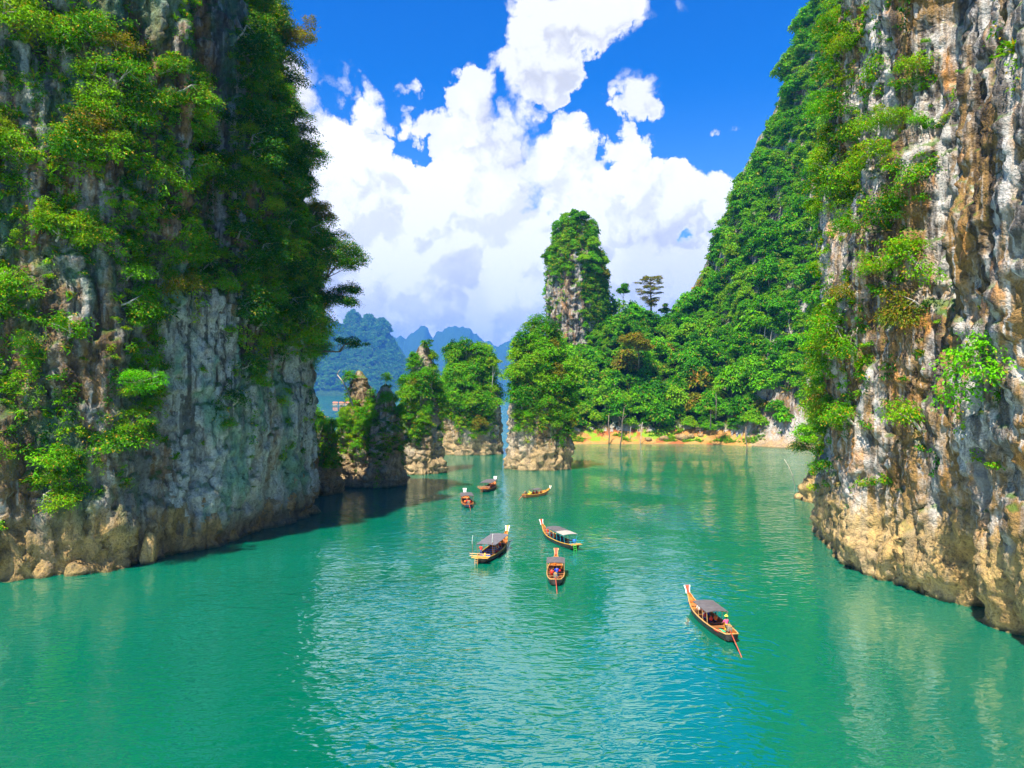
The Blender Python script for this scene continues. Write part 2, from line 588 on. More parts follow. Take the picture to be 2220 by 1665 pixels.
ROCK_LEFT = rock_mat('limestone_shaded', pale=(0.33, 0.32, 0.28), tan=(0.21, 0.125, 0.05), dark=(0.035, 0.027, 0.02), band=(0.42, 0.27, 0.10), stain=0.70, tan_amt=0.62, green=0.6, orange=0.25, band_h=9.0)
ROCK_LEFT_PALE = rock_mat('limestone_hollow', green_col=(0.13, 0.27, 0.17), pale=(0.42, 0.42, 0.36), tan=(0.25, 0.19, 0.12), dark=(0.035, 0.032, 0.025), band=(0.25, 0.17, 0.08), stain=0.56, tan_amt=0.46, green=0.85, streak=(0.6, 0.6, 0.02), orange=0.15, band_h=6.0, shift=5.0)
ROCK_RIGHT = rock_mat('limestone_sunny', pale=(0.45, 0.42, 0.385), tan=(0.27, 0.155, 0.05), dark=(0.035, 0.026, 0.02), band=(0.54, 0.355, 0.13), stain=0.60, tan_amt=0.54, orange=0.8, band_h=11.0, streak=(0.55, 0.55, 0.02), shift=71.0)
ROCK_ISLE = rock_mat('islet_limestone', pale=(0.38, 0.32, 0.24), tan=(0.26, 0.17, 0.08), dark=(0.04, 0.03, 0.022), band=(0.44, 0.31, 0.15), stain=0.40, tan_amt=0.6, orange=0.25, band_h=8.0, streak=(0.5, 0.5, 0.12), shift=33.0)
ROCK_HILL = rock_mat('hill_limestone', pale=(0.38, 0.35, 0.32), tan=(0.23, 0.145, 0.075), dark=(0.04, 0.03, 0.022), band=(0.42, 0.28, 0.13), stain=0.60, tan_amt=0.5, orange=0.5, band_h=5.0, shift=11.0)


def soil_mat():
    m, N = new_mat('bank_soil_and_forest_floor')
    ge = N.node('ShaderNodeNewGeometry')
    P = ge.outputs['Position']
    sp = N.node('ShaderNodeSeparateXYZ'); N.put(sp.inputs[0], P)
    n = N.noise(P, 0.16, 5, 0.6, 0.4)
    fin = N.noise(P, 1.4, 5, 0.65)
    c = N.mix(N.ramp(n, 0.35, 0.65), (0.36, 0.165, 0.04), (0.40, 0.23, 0.075))
    c = N.mix(N.ramp(N.noise(N.vec('ADD', P, (40.0, 8.0, 0.0)), 0.12, 3, 0.5), 0.55, 0.61, 0.0, 0.85), c, (0.28, 0.07, 0.025))
    c = N.mix(N.ramp(fin, 0.55, 0.35, 0.0, 0.5), c, (0.16, 0.10, 0.04))
    gr = N.ramp(N.noise(N.vec('ADD', P, (3.0, 80.0, 0.0)), 0.10, 4, 0.6), 0.50, 0.57)
    gr = N.math('MULTIPLY', gr, N.ramp(sp.outputs[2], 0.5, 1.6))
    c = N.mix(gr, c, (0.17, 0.27, 0.02))
    c = N.mix(N.ramp(N.math('MULTIPLY_ADD', fin, 2.0, sp.outputs[2]), 6.0, 9.0), c, (0.03, 0.04, 0.012))
    b = N.node('ShaderNodeBsdfPrincipled')
    N.put(b.inputs['Base Color'], c); b.inputs['Roughness'].default_value = 0.95; b.inputs['Specular IOR Level'].default_value = 0.1
    bm = N.node('ShaderNodeBump'); bm.inputs['Strength'].default_value = 0.6; bm.inputs['Distance'].default_value = 0.5
    N.put(bm.inputs['Height'], fin); N.l.new(bm.outputs[0], b.inputs['Normal'])
    finish(N, b.outputs[0])
    return m


SOIL = soil_mat()


def far_rock_mat():
    m, N = new_mat('far_forest')
    ge = N.node('ShaderNodeNewGeometry')
    P = ge.outputs['Position']
    n = N.noise(P, 0.09, 6, 0.65)
    nz = N.node('ShaderNodeSeparateXYZ'); N.put(nz.inputs[0], ge.outputs['Normal'])
    c = N.mix(N.ramp(n, 0.35, 0.65), (0.012, 0.035, 0.008), (0.04, 0.09, 0.015))
    rk = N.ramp(N.math('MULTIPLY_ADD', N.noise(P, 0.02, 3, 0.5), 0.3, nz.outputs[2]), 0.28, 0.18, 0.0, 0.6)
    c = N.mix(rk, c, (0.30, 0.27, 0.24))
    b = N.node('ShaderNodeBsdfPrincipled')
    N.put(b.inputs['Base Color'], c); b.inputs['Roughness'].default_value = 0.95; b.inputs['Specular IOR Level'].default_value = 0.05
    bm = N.node('ShaderNodeBump'); bm.inputs['Strength'].default_value = 0.9; bm.inputs['Distance'].default_value = 5.0
    N.put(bm.inputs['Height'], n); N.l.new(bm.outputs[0], b.inputs['Normal'])
    finish(N, b.outputs[0])
    return m


FAR = far_rock_mat()


def water_mat():
    m, N = new_mat('emerald_lake_water')
    ge = N.node('ShaderNodeNewGeometry')
    P = ge.outputs['Position']
    big = N.noise(P, 0.012, 3, 0.5)
    c = N.mix(N.ramp(big, 0.35, 0.65), (0.000, 0.105, 0.060), (0.000, 0.126, 0.074))
    # wind patches: calm near the left wall, rippled over the open middle
    sp = N.node('ShaderNodeSeparateXYZ'); N.put(sp.inputs[0], P)
    wind = N.noise(N.vec('ADD', P, (13.0, 5.0, 0.0)), 0.022, 3, 0.55, 0.4)
    wind = N.ramp(wind, 0.38, 0.62, 0.25, 1.1)
    w1 = N.noise(N.vec('MULTIPLY', P, (0.62, 1.30, 1.0)), 1.15, 1.2, 0.5, 0.7)
    w2 = N.noise(N.vec('MULTIPLY', N.vec('ADD', P, (5.0, 9.0, 0.0)), (0.75, 1.2, 1.0)), 0.42, 1, 0.5, 0.5)
    w3 = N.noise(N.vec('MULTIPLY', P, (0.7, 1.2, 1.0)), 3.0, 1, 0.5, 0.3)
    wcol = w2.node.outputs['Color']
    h = N.math('ADD', N.math('MULTIPLY', w1, 0.15), N.math('MULTIPLY', w2, 0.20))
    h = N.math('ADD', h, N.math('MULTIPLY', w3, 0.016))
    h = N.math('MULTIPLY', h, wind)
    # wave trains spreading from the two boats under way
    for (bx, by, lam, reach, amp) in ((21.9, 68.5, 1.5, 15.0, 0.012), (-9.6, 150.0, 1.5, 9.0, 0.018)):
        dist = N.vec('LENGTH', N.vec('MULTIPLY', N.vec('SUBTRACT', N.vec('ADD', P, N.vec('MULTIPLY', wcol, (4.5, 4.5, 0.0))), (bx + 2.2, by + 2.2, 0.0)), (1.0, 1.0, 0.0)))
        tr_ = N.math('MULTIPLY', N.math('SINE', N.math('MULTIPLY', dist, 6.2832 / lam)), N.ramp(dist, 1.0, reach, amp, 0.0))
        h = N.math('ADD', h, tr_)
    bm = N.node('ShaderNodeBump'); bm.inputs['Strength'].default_value = 1.0; bm.inputs['Distance'].default_value = 1.0
    N.put(bm.inputs['Height'], h)
    df = N.node('ShaderNodeBsdfDiffuse'); N.put(df.inputs[0], c)
    gl = N.node('ShaderNodeBsdfGlossy'); gl.inputs['Roughness'].default_value = 0.008; gl.inputs[0].default_value = (0.84, 1.0, 1.0, 1)
    fr = N.node('ShaderNodeFresnel'); fr.inputs[0].default_value = 3.3
    N.l.new(bm.outputs[0], gl.inputs['Normal']); N.l.new(bm.outputs[0], fr.inputs['Normal'])
    ms = N.node('ShaderNodeMixShader')
    N.l.new(fr.outputs[0], ms.inputs[0]); N.l.new(df.outputs[0], ms.inputs[1]); N.l.new(gl.outputs[0], ms.inputs[2])
    finish(N, ms.outputs[0])
    return m


WATER = water_mat()

# ------------------------------------------------------------------ the lake
lv = np.array([(-9000, -700, 0), (9000, -700, 0), (9000, 13500, 0), (-9000, 13500, 0)], dtype=float)
lake = obj('lake', mesh_np('lake', lv, np.array([[0, 1, 2, 3]]), WATER, False))
tag(lake, 'emerald green lake between the cliffs', 'lake', kind='structure')


# ------------------------------------------------------------------ terrain builders
def resample(pts, ds, smooth=2):
    p = np.array(pts, dtype=float)
    for _ in range(smooth):
        q = np.empty((2 * len(p), 2))
        q[0] = p[0]; q[-1] = p[-1]
        q[1:-1:2] = 0.75 * p[:-1] + 0.25 * p[1:]
        q[2:-1:2] = 0.25 * p[:-1] + 0.75 * p[1:]
        p = q
    L = np.concatenate([[0], np.cumsum(np.linalg.norm(np.diff(p, axis=0), axis=1))])
    n = int(L[-1] / ds) + 1
    s = np.linspace(0, L[-1], n)
    c = np.stack([np.interp(s, L, p[:, 0]), np.interp(s, L, p[:, 1])], 1)
    t = np.gradient(c, axis=0)
    t /= np.linalg.norm(t, axis=1)[:, None]
    k = max(3, int(4.0 / ds))
    ker = np.ones(k) / k
    for _ in range(2):                                     # ease the normals round the corners
        t = np.stack([np.convolve(np.pad(t[:, a], k, 'edge'), ker, 'same')[k:-k] for a in (0, 1)], 1)
    t /= np.linalg.norm(t, axis=1)[:, None]
    return c, t, s


def normals_of(V):
    a = np.gradient(V, axis=0); b = np.gradient(V, axis=1)
    n = np.cross(a, b)
    n /= np.maximum(np.linalg.norm(n, axis=-1), 1e-9)[..., None]
    return n


def cliff_sheet(pts, side, height, ds, dz, disp, top_back=40.0):
    """wall along a shoreline; side +1: the water lies to the right of the line's direction, -1: to its left"""
    c, t, s = resample(pts, ds)
    nrm = np.stack([t[:, 1], -t[:, 0]], 1) * side
    z = np.arange(-5.0, height, dz)
    Sg, Zg = np.meshgrid(s, z, indexing='ij')
    C = np.repeat(c[:, None, :], len(z), 1)
    Nn = np.repeat(nrm[:, None, :], len(z), 1)
    B = np.concatenate([C, Zg[..., None]], -1)
    px, py = to_px(B)
    d = disp(B, Sg, Zg, px, py)
    V = np.concatenate([C + Nn * d[..., None], Zg[..., None]], -1)
    # second displacement along the first surface's normal: crags and pockets
    n3 = normals_of(V)
    sgn = np.sign((n3[..., 0] * Nn[..., 0] + n3[..., 1] * Nn[..., 1]).mean())
    n3 = n3 * sgn
    V = V + n3 * (0.55 * fbm(V * 0.45, 4, 0.55) + 0.35 * ridged(V * np.array([0.9, 0.9, 0.35]), 2))[..., None]
    zz = sstep(-2, 3, Zg) * (1 - 0.75 * sstep(12, 24, Zg))
    V = V + n3 * (zz * (0.42 * blocks(V, (2.6, 2.6, 8.0), 0.08) + 0.30 * blocks(V + 30, (1.2, 1.2, 2.2), 0.2)))[..., None]
    back = V[:, -1:, :].copy()
    back[:, 0, :2] -= nrm * top_back
    back[:, 0, 2] += 6
    return V, n3, np.concatenate([V, back], 1)


def bell(x, c, w):
    return np.exp(-((x - c) / w) ** 2)


# ---- left cliff
LEFT_PTS = [(-112, 62), (-84, 84), (-67, 93.5), (-60, 98), (-56.0, 101), (-56.5, 105), (-52, 110), (-46.5, 117), (-43, 130), (-40.2, 141), (-41.0, 149),
            (-46, 157), (-56, 163), (-75, 170), (-112, 178)]


def left_disp(B, Sg, Z, px, py):
    B = B + 3.2 * np.stack([fbm(B * 0.06 + 50, 3), fbm(B * 0.06 + 90, 3), 0 * Z], -1)
    d = -0.06 * Z + 2.2 * fbm(B * np.array([0.04, 0.04, 0.02]), 3)
    sm = 1 - 0.65 * sstep(290, 370, px) * (1 - sstep(44, 56, Z))
    d += sm * (2.6 * (worley(B * np.array([0.11, 0.11, 0.03]) + 7)[0] - 0.5) + 1.0 * (worley(B * np.array([0.26, 0.26, 0.06]) + 19)[0] - 0.5))
    # vertical ribs and flutes
    d += 0.8 * ridged(B * np.array([0.16, 0.16, 0.022]) + 3.0, 3) * sstep(0, 14, Z)
    d += 1.3 * fbm(B * np.array([0.10, 0.10, 0.09]) + 60, 3) * 0.7
    d += 0.95 * ridged(B * np.array([0.42, 0.42, 0.045]) + 13.0, 3)
    # the sunlit slab that stands proud of the wall up high, the cleft behind it
    up = sstep(38, 58, Z)
    d += up * 4.8 * sstep(150, 330, px) * (1 - sstep(392, 412, px))
    d -= up * 7.0 * sstep(400, 425, px) * (1 - sstep(500, 575, px))
    d += sstep(34, 60, Z) * 2.2 * sstep(520, 600, px)
    d -= 0.12 * np.clip(Z - 45, 0, None) * sstep(500, 600, px)
    # washed hollow under the hanging rock
    d -= 3.6 * bell(px, 395, 75) * bell(Z, 19, 12)
    d -= 1.6 * bell(px, 600, 70) * bell(Z, 9, 9)
    d -= 1.6 * bell(Z, 1.0, 2.4) * sstep(300, 380, px)
    # buttress foot with pale flowstone
    d += 1.5 * bell(px, 205, 45) * (1 - sstep(0, 18, Z))
    return d


LV, LN, LM = cliff_sheet(LEFT_PTS, 1, 118.0, 0.37, 0.37, left_disp, 12.0)
drop = 1 - 0.60 * sstep(148.5, 157.0, LM[:, 10, 1])          # unseen rear behind the outer corner, lowered to let sun onto the islets
LM[..., 2] = np.where(LM[..., 2] > 0, LM[..., 2] * drop[:, None], LM[..., 2])
LV[..., 2] = np.where(LV[..., 2] > 0, LV[..., 2] * drop[:, None], LV[..., 2])
_px, _py = to_px(LM)
_pale = sstep(0.3, 0.7, 1.4 - np.minimum.reduce([np.sqrt(((_px - a) / c) ** 2 + ((_py - b) / d) ** 2) for a, b, c, d in ((425, 790, 110, 230), (520, 980, 190, 190), (640, 880, 80, 240))]) + 0.5 * fbm(LM * 0.25, 3)) > 0.5
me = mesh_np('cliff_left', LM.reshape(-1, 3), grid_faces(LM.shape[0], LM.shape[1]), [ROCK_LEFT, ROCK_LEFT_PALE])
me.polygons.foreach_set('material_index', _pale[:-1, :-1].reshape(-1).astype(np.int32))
o = obj('cliff_left', me)
tag(o, 'tall limestone cliff on the left, mostly in shade', 'cliff', kind='structure')

# ---- right cliff
RIGHT_PTS = [(56, 22), (54, 40), (50.5, 58), (51.0, 68), (52.3, 74), (52.5, 80), (51.5, 86), (49.5, 96), (49.2, 103), (50.2, 112), (54, 121), (62, 132), (70, 142), (71, 156), (70, 164),
             (76, 172), (84, 184), (104, 205), (130, 235)]


def right_disp(B, Sg, Z, px, py):
    Y = B[..., 1]
    B = B + 3.2 * np.stack([fbm(B * 0.06 + 50, 3), fbm(B * 0.06 + 90, 3), 0 * Z], -1)
    d = -0.05 * Z + 2.2 * fbm(B * np.array([0.04, 0.04, 0.02]) + 40, 3)
    d += 2.8 * (worley(B * np.array([0.10, 0.10, 0.022]) + 3)[0] - 0.5) + 1.1 * (worley(B * np.array([0.25, 0.25, 0.045]) + 9)[0] - 0.5)
    d += 0.7 * ridged(B * np.array([0.15, 0.15, 0.020]) + 23.0, 3) * sstep(0, 10, Z)
    d += 1.3 * fbm(B * np.array([0.10, 0.10, 0.09]) + 70, 3) * 0.7
    d += 0.95 * ridged(B * np.array([0.42, 0.42, 0.045]) + 1.0, 3)
    near = 1 - sstep(79, 83, Y)
    d += near * 3.4 * sstep(20, 44, Z)                       # the pale wall closest to the camera hangs over
    d -= 3.2 * bell(Y, 88, 4.5) * sstep(30, 46, Z)           # the overgrown gully beside it
    d -= 5.0 * bell(Y, 80.5, 2.2) * (1 - sstep(4.0, 9.5, Z)) # cave at the waterline
    d -= 2.2 * bell(Y, 79, 5.0) * bell(Z, 10, 6)
    d -= 1.0 * bell(Z, 0.6, 1.8)
    d += 2.0 * bell(Y, 163, 5) * (1 - sstep(2, 10, Z))
    d -= 0.10 * np.clip(Z - 20, 0, None) * sstep(125, 150, Y)
    return d


RV, RN, RM = cliff_sheet(RIGHT_PTS, -1, 128.0, 0.37, 0.37, right_disp)
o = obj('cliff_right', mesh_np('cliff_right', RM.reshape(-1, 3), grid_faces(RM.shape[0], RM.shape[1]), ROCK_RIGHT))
tag(o, 'sunlit limestone cliff on the right with pale and orange streaks', 'cliff', kind='structure')


# ---- hill behind the bank and the tall forested mountain on its right
def hill_height(x, y):
    shx = [-10, 10, 29, 60, 90, 106, 113, 126, 140, 180, 260]
    shy = [352, 347, 343, 345, 341, 334, 322, 308, 296, 270, 250]
    sh = np.interp(x, shx, shy) + 2.2 * fbm(np.stack([x * 0.06, y * 0 + 3.3, x * 0], -1), 3)
    sk = [(1040, 860), (1130, 845), (1165, 775), (1195, 730), (1260, 705), (1330, 690), (1400, 712), (1462, 712), (1500, 670), (1528, 650), (1540, 610), (1552, 595), (1556, 520), (1580, 500), (1588, 450), (1618, 425), (1644, 400), (1650, 345), (1672, 325), (1678, 260), (1694, 215), (1716, 185), (1724, 125),
          (1756, 70), (1776, 15), (1830, -90), (1950, -180), (2200, -200)]
    RY = 430.0
    rx = [(a - CX) / FPX * RY for a, b in sk]
    rz = [CAM_H + (HY - b) / FPX * RY for a, b in sk]
    R = np.interp(x, rx, rz)
    d = y - sh
    t = np.clip((d - 9.0) / (RY - sh - 9.0), 0, None)
    prof = np.where(t < 1, np.clip(t, 0, 1) ** 0.82, 1 - 0.25 * (t - 1))
    steep = sstep(112, 132, x)
    prof2 = np.where(t < 1, sstep(0, 0.14, t) * 0.16 + 0.84 * np.clip(t, 0, 1) ** 0.95, 1 - 0.25 * (t - 1))
    prof = prof * (1 - steep) + prof2 * steep
    lim = sstep(9.0, 15.0, x)
    prof = prof * lim
    d = np.where(x < 11, -10.0, d)
    z = np.clip(d, -10, 9.0) * 0.42 * (1 - 0.5 * steep) + prof * (R - 4.0)
    q = np.stack([x, y, z * 0.5], -1)
    z = z + sstep(8, 25, d) * (3.5 * fbm(q * 0.045, 4) + 13.0 * steep * fbm(q * np.array([0.045, 0.02, 0.02]), 3)) + 0.35 * fbm(q * 0.5, 3)
    return z


gx = np.arange(-14, 262, 1.5); gy = np.arange(246, 500, 1.5)
GX, GY = np.meshgrid(gx, gy, indexing='ij')
HV = np.stack([GX, GY, np.maximum(hill_height(GX, GY), -4)], -1)
HN = normals_of(HV)
HN *= np.sign(HN[..., 2].mean())
me = mesh_np('hill', HV.reshape(-1, 3), grid_faces(*HV.shape[:2]), [SOIL, ROCK_HILL])
cz = HN[:-1, :-1, 2].reshape(-1)
cxy = GX[:-1, :-1].reshape(-1)
me.polygons.foreach_set('material_index', ((cz < 0.62) | (cxy > 110)).astype(np.int32))
o = obj('hill', me)
tag(o, 'forested hill rising to a steep mountain behind the bank', 'hill', kind='structure')


# ---- radial rock bodies: islets and the leaning pinnacle
def rock_body(center, prof, lean=(0, 0), res=(210, 150), rough=1.0, seed=0.0, squash=(1, 1), spires=()):
    """prof: list of (z, radius); returns vertices around the body (theta, z), normals"""
    th = np.linspace(0, 2 * math.pi, res[0], endpoint=False)
    zt = prof[-1][0]
    z = np.linspace(-3.0, zt, res[1])
    R = np.interp(z, [p[0] for p in prof], [p[1] for p in prof])
    T, Z = np.meshgrid(th, z, indexing='ij')
    Rg = np.repeat(R[None, :], len(th), 0)
    ux, uy = np.cos(T), np.sin(T)
    q = np.stack([ux * Rg + seed, uy * Rg, Z], -1)
    k = np.minimum(1.0, Rg / 4.0)
    d = k * rough * (1.3 * fbm(q * 0.12, 3) + 0.9 * ridged(q * np.array([0.22, 0.22, 0.05]), 3) + 0.8 * ridged(q * np.array([0.2, 0.2, 0.33]) + 5, 2))
    W3 = np.stack([ux * Rg + seed, uy * Rg, Z], -1)
    d += k * rough * (1.15 * blocks(W3, (4.2, 4.2, 3.0)) + 0.45 * blocks(W3 + 50, (1.7, 1.7, 1.4), 0.8))
    d += k * rough * 0.5 * np.sign(perlin(q * np.array([0.35, 0.35, 0.28]) + 8)) * np.minimum(1, 5 * np.abs(perlin(q * np.array([0.35, 0.35, 0.28]) + 8)))
    for (ang, wid, z0, dr) in spires:
        da = np.angle(np.exp(1j * (T - ang)))
        d += dr * np.exp(-(da / wid) ** 2) * sstep(z0 - 3, z0 + 3, Z)
    Rr = np.maximum(Rg + d, 0.05) * np.where(Rg < 0.02, 0, 1)
    zz = Z / zt
    V = np.stack([center[0] + ux * Rr * squash[0] + lean[0] * np.clip(zz, 0, 1), center[1] + uy * Rr * squash[1] + lean[1] * np.clip(zz, 0, 1), Z + 0.25 * k * perlin(q * 0.6)], -1)
    n = np.cross(np.roll(V, -1, 0) - np.roll(V, 1, 0), np.gradient(V, axis=1))
    n /= np.maximum(np.linalg.norm(n, axis=-1), 1e-9)[..., None]
    return V, n


def rock_thing(name, V, mat, label, cat='islet', base=(0, 0, 0)):
    W_ = V.reshape(-1, 3) - np.array(base)
    o = obj(name, mesh_np(name, W_, grid_faces(V.shape[0], V.shape[1], True), mat), loc=base)
    tag(o, label, cat)
    return o


# A: dark twin-spired stack next to the left cliff
AV, AN = rock_body((-38.2, 192), [(-3, 8.8), (0, 8.2), (4, 7.6), (9, 7.2), (14, 6.2), (18, 5.0), (20, 3.6), (22, 2.6), (24, 2.3), (26, 2.2), (28.5, 1.6), (30.6, 0.7), (31, 0)], lean=(-3.2, 0), seed=3.0, rough=1.1, squash=(0.93, 0.8))
A_SP, A_SN = rock_body((-35.0, 191), [(-3, 5.0), (8, 4.5), (14, 4.0), (18, 3.2), (21, 2.2), (23, 1.5), (25.2, 1.2), (26.6, 0.8), (27.4, 0)], lean=(1.0, 0), seed=31.0, rough=0.95, res=(90, 80))
# B: rock with the slanting cracks and a bare spire
BV, BN = rock_body((-29.2, 222), [(-3, 8.6), (0, 8.2), (3, 7.6), (8, 6.8), (14, 5.8), (20, 5.2), (25, 4.4), (29, 3.2), (32, 2.6), (36, 2.0), (39, 1.3), (40.5, 0.5), (41, 0)], lean=(1.6, 0), seed=61.0, rough=0.8, squash=(0.9, 0.85))
# C: broad wooded islet
CV, CN = rock_body((-17.6, 289), [(-3, 12.6), (0, 12.2), (5, 11.8), (11, 11.4), (20, 10.4), (28, 8.0), (34, 5.8), (38, 4.2), (41, 2.8), (43.5, 1.2), (44.5, 0)], lean=(1.2, 0), seed=93.0, rough=0.85, squash=(1.0, 0.7))
# D: islet in front of the bank
DV, DN = rock_body((8.6, 233), [(-3, 10.8), (0, 10.4), (4, 10.0), (10, 9.8), (18, 9.6), (25, 9.0), (31, 7.6), (36, 5.6), (40, 3.4), (42.5, 1.4), (43.5, 0)], lean=(1.0, 0), seed=121.0, rough=0.8, squash=(0.94, 0.7))
# E: tall pinnacle above the forest
EV, EN = rock_body((37.5, 424), [(-3, 25), (40, 22), (52, 18.5), (62, 17.5), (74, 18.5), (86, 18.0), (98, 17.0), (110, 14.8), (118, 11.5), (124, 7.5), (127.5, 4.0), (129.5, 1.2), (130, 0)], lean=(0.5, 0), seed=155.0, rough=1.3, squash=(0.86, 0.8), res=(190, 160))

ZV, ZN = rock_body((-48.5, 176), [(-3, 6.6), (0, 6.2), (5, 5.6), (10, 4.8), (14, 3.8), (17, 2.6), (19, 1.3), (20, 0)], seed=201.0, rough=0.9, squash=(0.8, 0.9), res=(110, 90))
rock_thing('rock_stack', ZV, ROCK_LEFT, 'shaded overgrown rock between the left cliff and the dark stack', 'rock', (-48.5, 176, 0))
rock_thing('rock_stack', AV, ROCK_ISLE, 'dark rock stack with ragged spire tops next to the left cliff', 'rock', (-38.2, 192, 0))
rock_thing('rock_spire', A_SP, ROCK_ISLE, 'shorter pointed spire leaning against the right of the dark rock stack', 'rock', (-35.0, 191, 0))
rock_thing('rock_islet', BV, ROCK_ISLE, 'tan islet with slanting cracks topped by a bare brown spire', 'islet', (-28.6, 222, 0))
rock_thing('rock_islet', CV, ROCK_ISLE, 'broad wooded islet with a low pale rock wall, furthest back of the islets', 'islet', (-17.6, 289, 0))
rock_thing('rock_islet', DV, ROCK_ISLE, 'wooded islet on the right of the narrow gap, in front of the bank', 'islet', (8.6, 233, 0))
rock_thing('rock_pinnacle', EV, ROCK_HILL, 'tall overgrown rock pinnacle standing above the forest against the clouds', 'pinnacle', (37.5, 424, 0))


# ---- far mountains across the open lake
def far_range(pts, Y, depth, x0, x1, step, amp, seed, foot=0.0):
    xs = np.arange(x0, x1, step); ys = np.linspace(-1.0, 1.0, 70)
    sx_ = [(a - CX) / FPX * Y for a, b in pts]; sz_ = [CAM_H + (HY - b) / FPX * Y for a, b in pts]
    X, T = np.meshgrid(xs, ys, indexing='ij')
    R = np.interp(X, sx_, sz_)
    R = R * (1 + 0.06 * fbm(np.stack([X * (70.0 / Y), 0 * X + seed, 0 * X], -1), 4, 0.6))
    Yg = Y + T * depth
    pr = np.where(T < 0, (1 + T) ** 0.75, 1 - 0.3 * T)
    z = foot + (R - foot) * pr
    q = np.stack([X, Yg, z], -1)
    z = z + amp * pr * (fbm(q * (17.0 / Y) + seed, 5, 0.55) + 0.6 * ridged(q * np.array([40.0, 15.0, 15.0]) / Y + seed, 3) * (T < 0))
    z = np.where(T <= -0.999, -4, z)
    V = np.stack([X, Yg, z], -1)
    n = normals_of(V); n *= np.sign(n[..., 2].mean())
    return V, n


M1, M1N = far_range([(450, 720), (600, 705), (700, 700), (735, 712), (752, 720), (760, 688), (778, 685), (787, 722), (793, 700), (803, 692), (815, 705), (828, 700), (842, 712), (846, 735), (858, 760), (880, 800), (930, 850), (990, 868)],
                    5500, 850, -2600, -340, 18.0, 23.0, 5.0)
M2, M2N = far_range([(200, 700), (600, 700), (740, 715), (800, 735), (850, 735), (866, 728), (880, 745), (893, 722), (915, 712), (928, 716), (938, 735), (948, 722), (968, 712), (992, 708), (1018, 712), (1028, 730), (1046, 742), (1066, 750), (1082, 758),
                     (1098, 744), (1124, 728), (1160, 730), (1240, 735), (1400, 720), (1700, 740), (2200, 760)], 11000, 1100, -7100, 5200, 26.0, 60.0, 17.0)
o = obj('mountain', mesh_np('mountain', M1.reshape(-1, 3), grid_faces(*M1.shape[:2]), FAR))
tag(o, 'blue-green forested karst mountain with twin knobs behind the dark rock stack', 'mountain', kind='structure')
o = obj('mountain', mesh_np('mountain', M2.reshape(-1, 3), grid_faces(*M2.shape[:2]), FAR))
tag(o, 'far blue mountain range on the horizon across the lake', 'mountain', kind='structure')


# ------------------------------------------------------------------ plants: prototypes
def leaf_faces(cent, axis, nrm, length, width, fold=0.25):
    """one folded diamond leaf (a quad) for each centre"""
    axis = axis - nrm * (axis * nrm).sum(1)[:, None]
    axis /= np.maximum(np.linalg.norm(axis, axis=1), 1e-6)[:, None]
    side = np.cross(nrm, axis)
    L = length[:, None]; Wd = width[:, None]
    v = np.stack([cent - axis * L * 0.5, cent + side * Wd * 0.5 + nrm * Wd * fold - axis * L * 0.05,
                  cent + axis * L * 0.5 - nrm * L * 0.12, cent - side * Wd * 0.5 + nrm * Wd * fold - axis * L * 0.05], 1)
    f = np.arange(len(cent) * 4).reshape(-1, 4)
    return v.reshape(-1, 3), f


def crown_mesh(name, lobes, sprays, leaves, llen, mat, seed, aspect=0.55, droop=0.25, flat=0.45, low=-0.45, spray_r=0.42):
    """lobes: (x, y, z, r, zsquash). Leaves grow in sprays spread over the lobes, so the crown breaks into light and dark clumps"""
    r = np.random.default_rng(seed)
    C, A, Nn = [], [], []
    for (x, y, z, R, sq) in lobes:
        k = max(4, int(sprays * (R / 1.6) ** 2))
        d = r.normal(size=(k * 3, 3)); d /= np.linalg.norm(d, axis=1)[:, None]
        d = d[d[:, 2] > low + 0.3 * r.random(len(d))][:k]
        rad = R * (0.60 + 0.46 * r.random(len(d)) ** 0.6)
        sc = np.array([x, y, z]) + d * rad[:, None] * np.array([1, 1, sq])
        for q, dd in zip(sc, d):
            n = max(3, int(leaves * (0.6 + 0.8 * r.random())))
            off = r.normal(size=(n, 3)) * np.array([1, 1, flat]) * spray_r * R ** 0.5
            out = off / np.maximum(np.linalg.norm(off, axis=1), 1e-6)[:, None]
            C.append(q + off - np.array([0, 0, 1]) * (np.linalg.norm(off[:, :2], axis=1) * droop)[:, None])
            A.append(out + 0.5 * dd + r.normal(size=(n, 3)) * 0.35 + np.array([0, 0, -droop]))
            Nn.append(dd * 0.55 + np.array([0, 0, 0.7]) + r.normal(size=(n, 3)) * 0.42)
    C = np.concatenate(C); A = np.concatenate(A); Nn = np.concatenate(Nn)
    Nn /= np.linalg.norm(Nn, axis=1)[:, None]
    L = llen * (0.65 + 0.7 * r.random(len(C)))
    v, f = leaf_faces(C, A, Nn, L, L * aspect * (0.8 + 0.4 * r.random(len(C))))
    return mesh_np(name, v, f, mat, False)


def bent(p0, p1, sag, n=5, r=None):
    r = r or random
    p0, p1 = Vector(p0), Vector(p1)
    off = Vector((r.uniform(-1, 1), r.uniform(-1, 1), r.uniform(-0.3, 0.6))) * sag
    return [p0.lerp(p1, t) + off * math.sin(math.pi * t) for t in [k / (n - 1) for k in range(n)]]


def trunk_mesh(name, path, r0, r1, limbs, mat, seed=0):
    """limbs: list of end points reached from along the path"""
    rr = random.Random(seed)
    m = MB()
    n = len(path)
    m.tube(path, [r0 + (r1 - r0) * k / (n - 1) for k in range(n)], 7)
    for e in limbs:
        k = rr.randint(n // 2, n - 1)
        ra = (r0 + (r1 - r0) * k / (n - 1)) * 0.6
        pp = bent(path[k], e, 0.12 * (Vector(e) - Vector(path[k])).length, 5, rr)
        m.tube(pp, [ra * (1 - 0.8 * j / 4) for j in range(5)], 5)
    return m.mesh(name, mat, True)


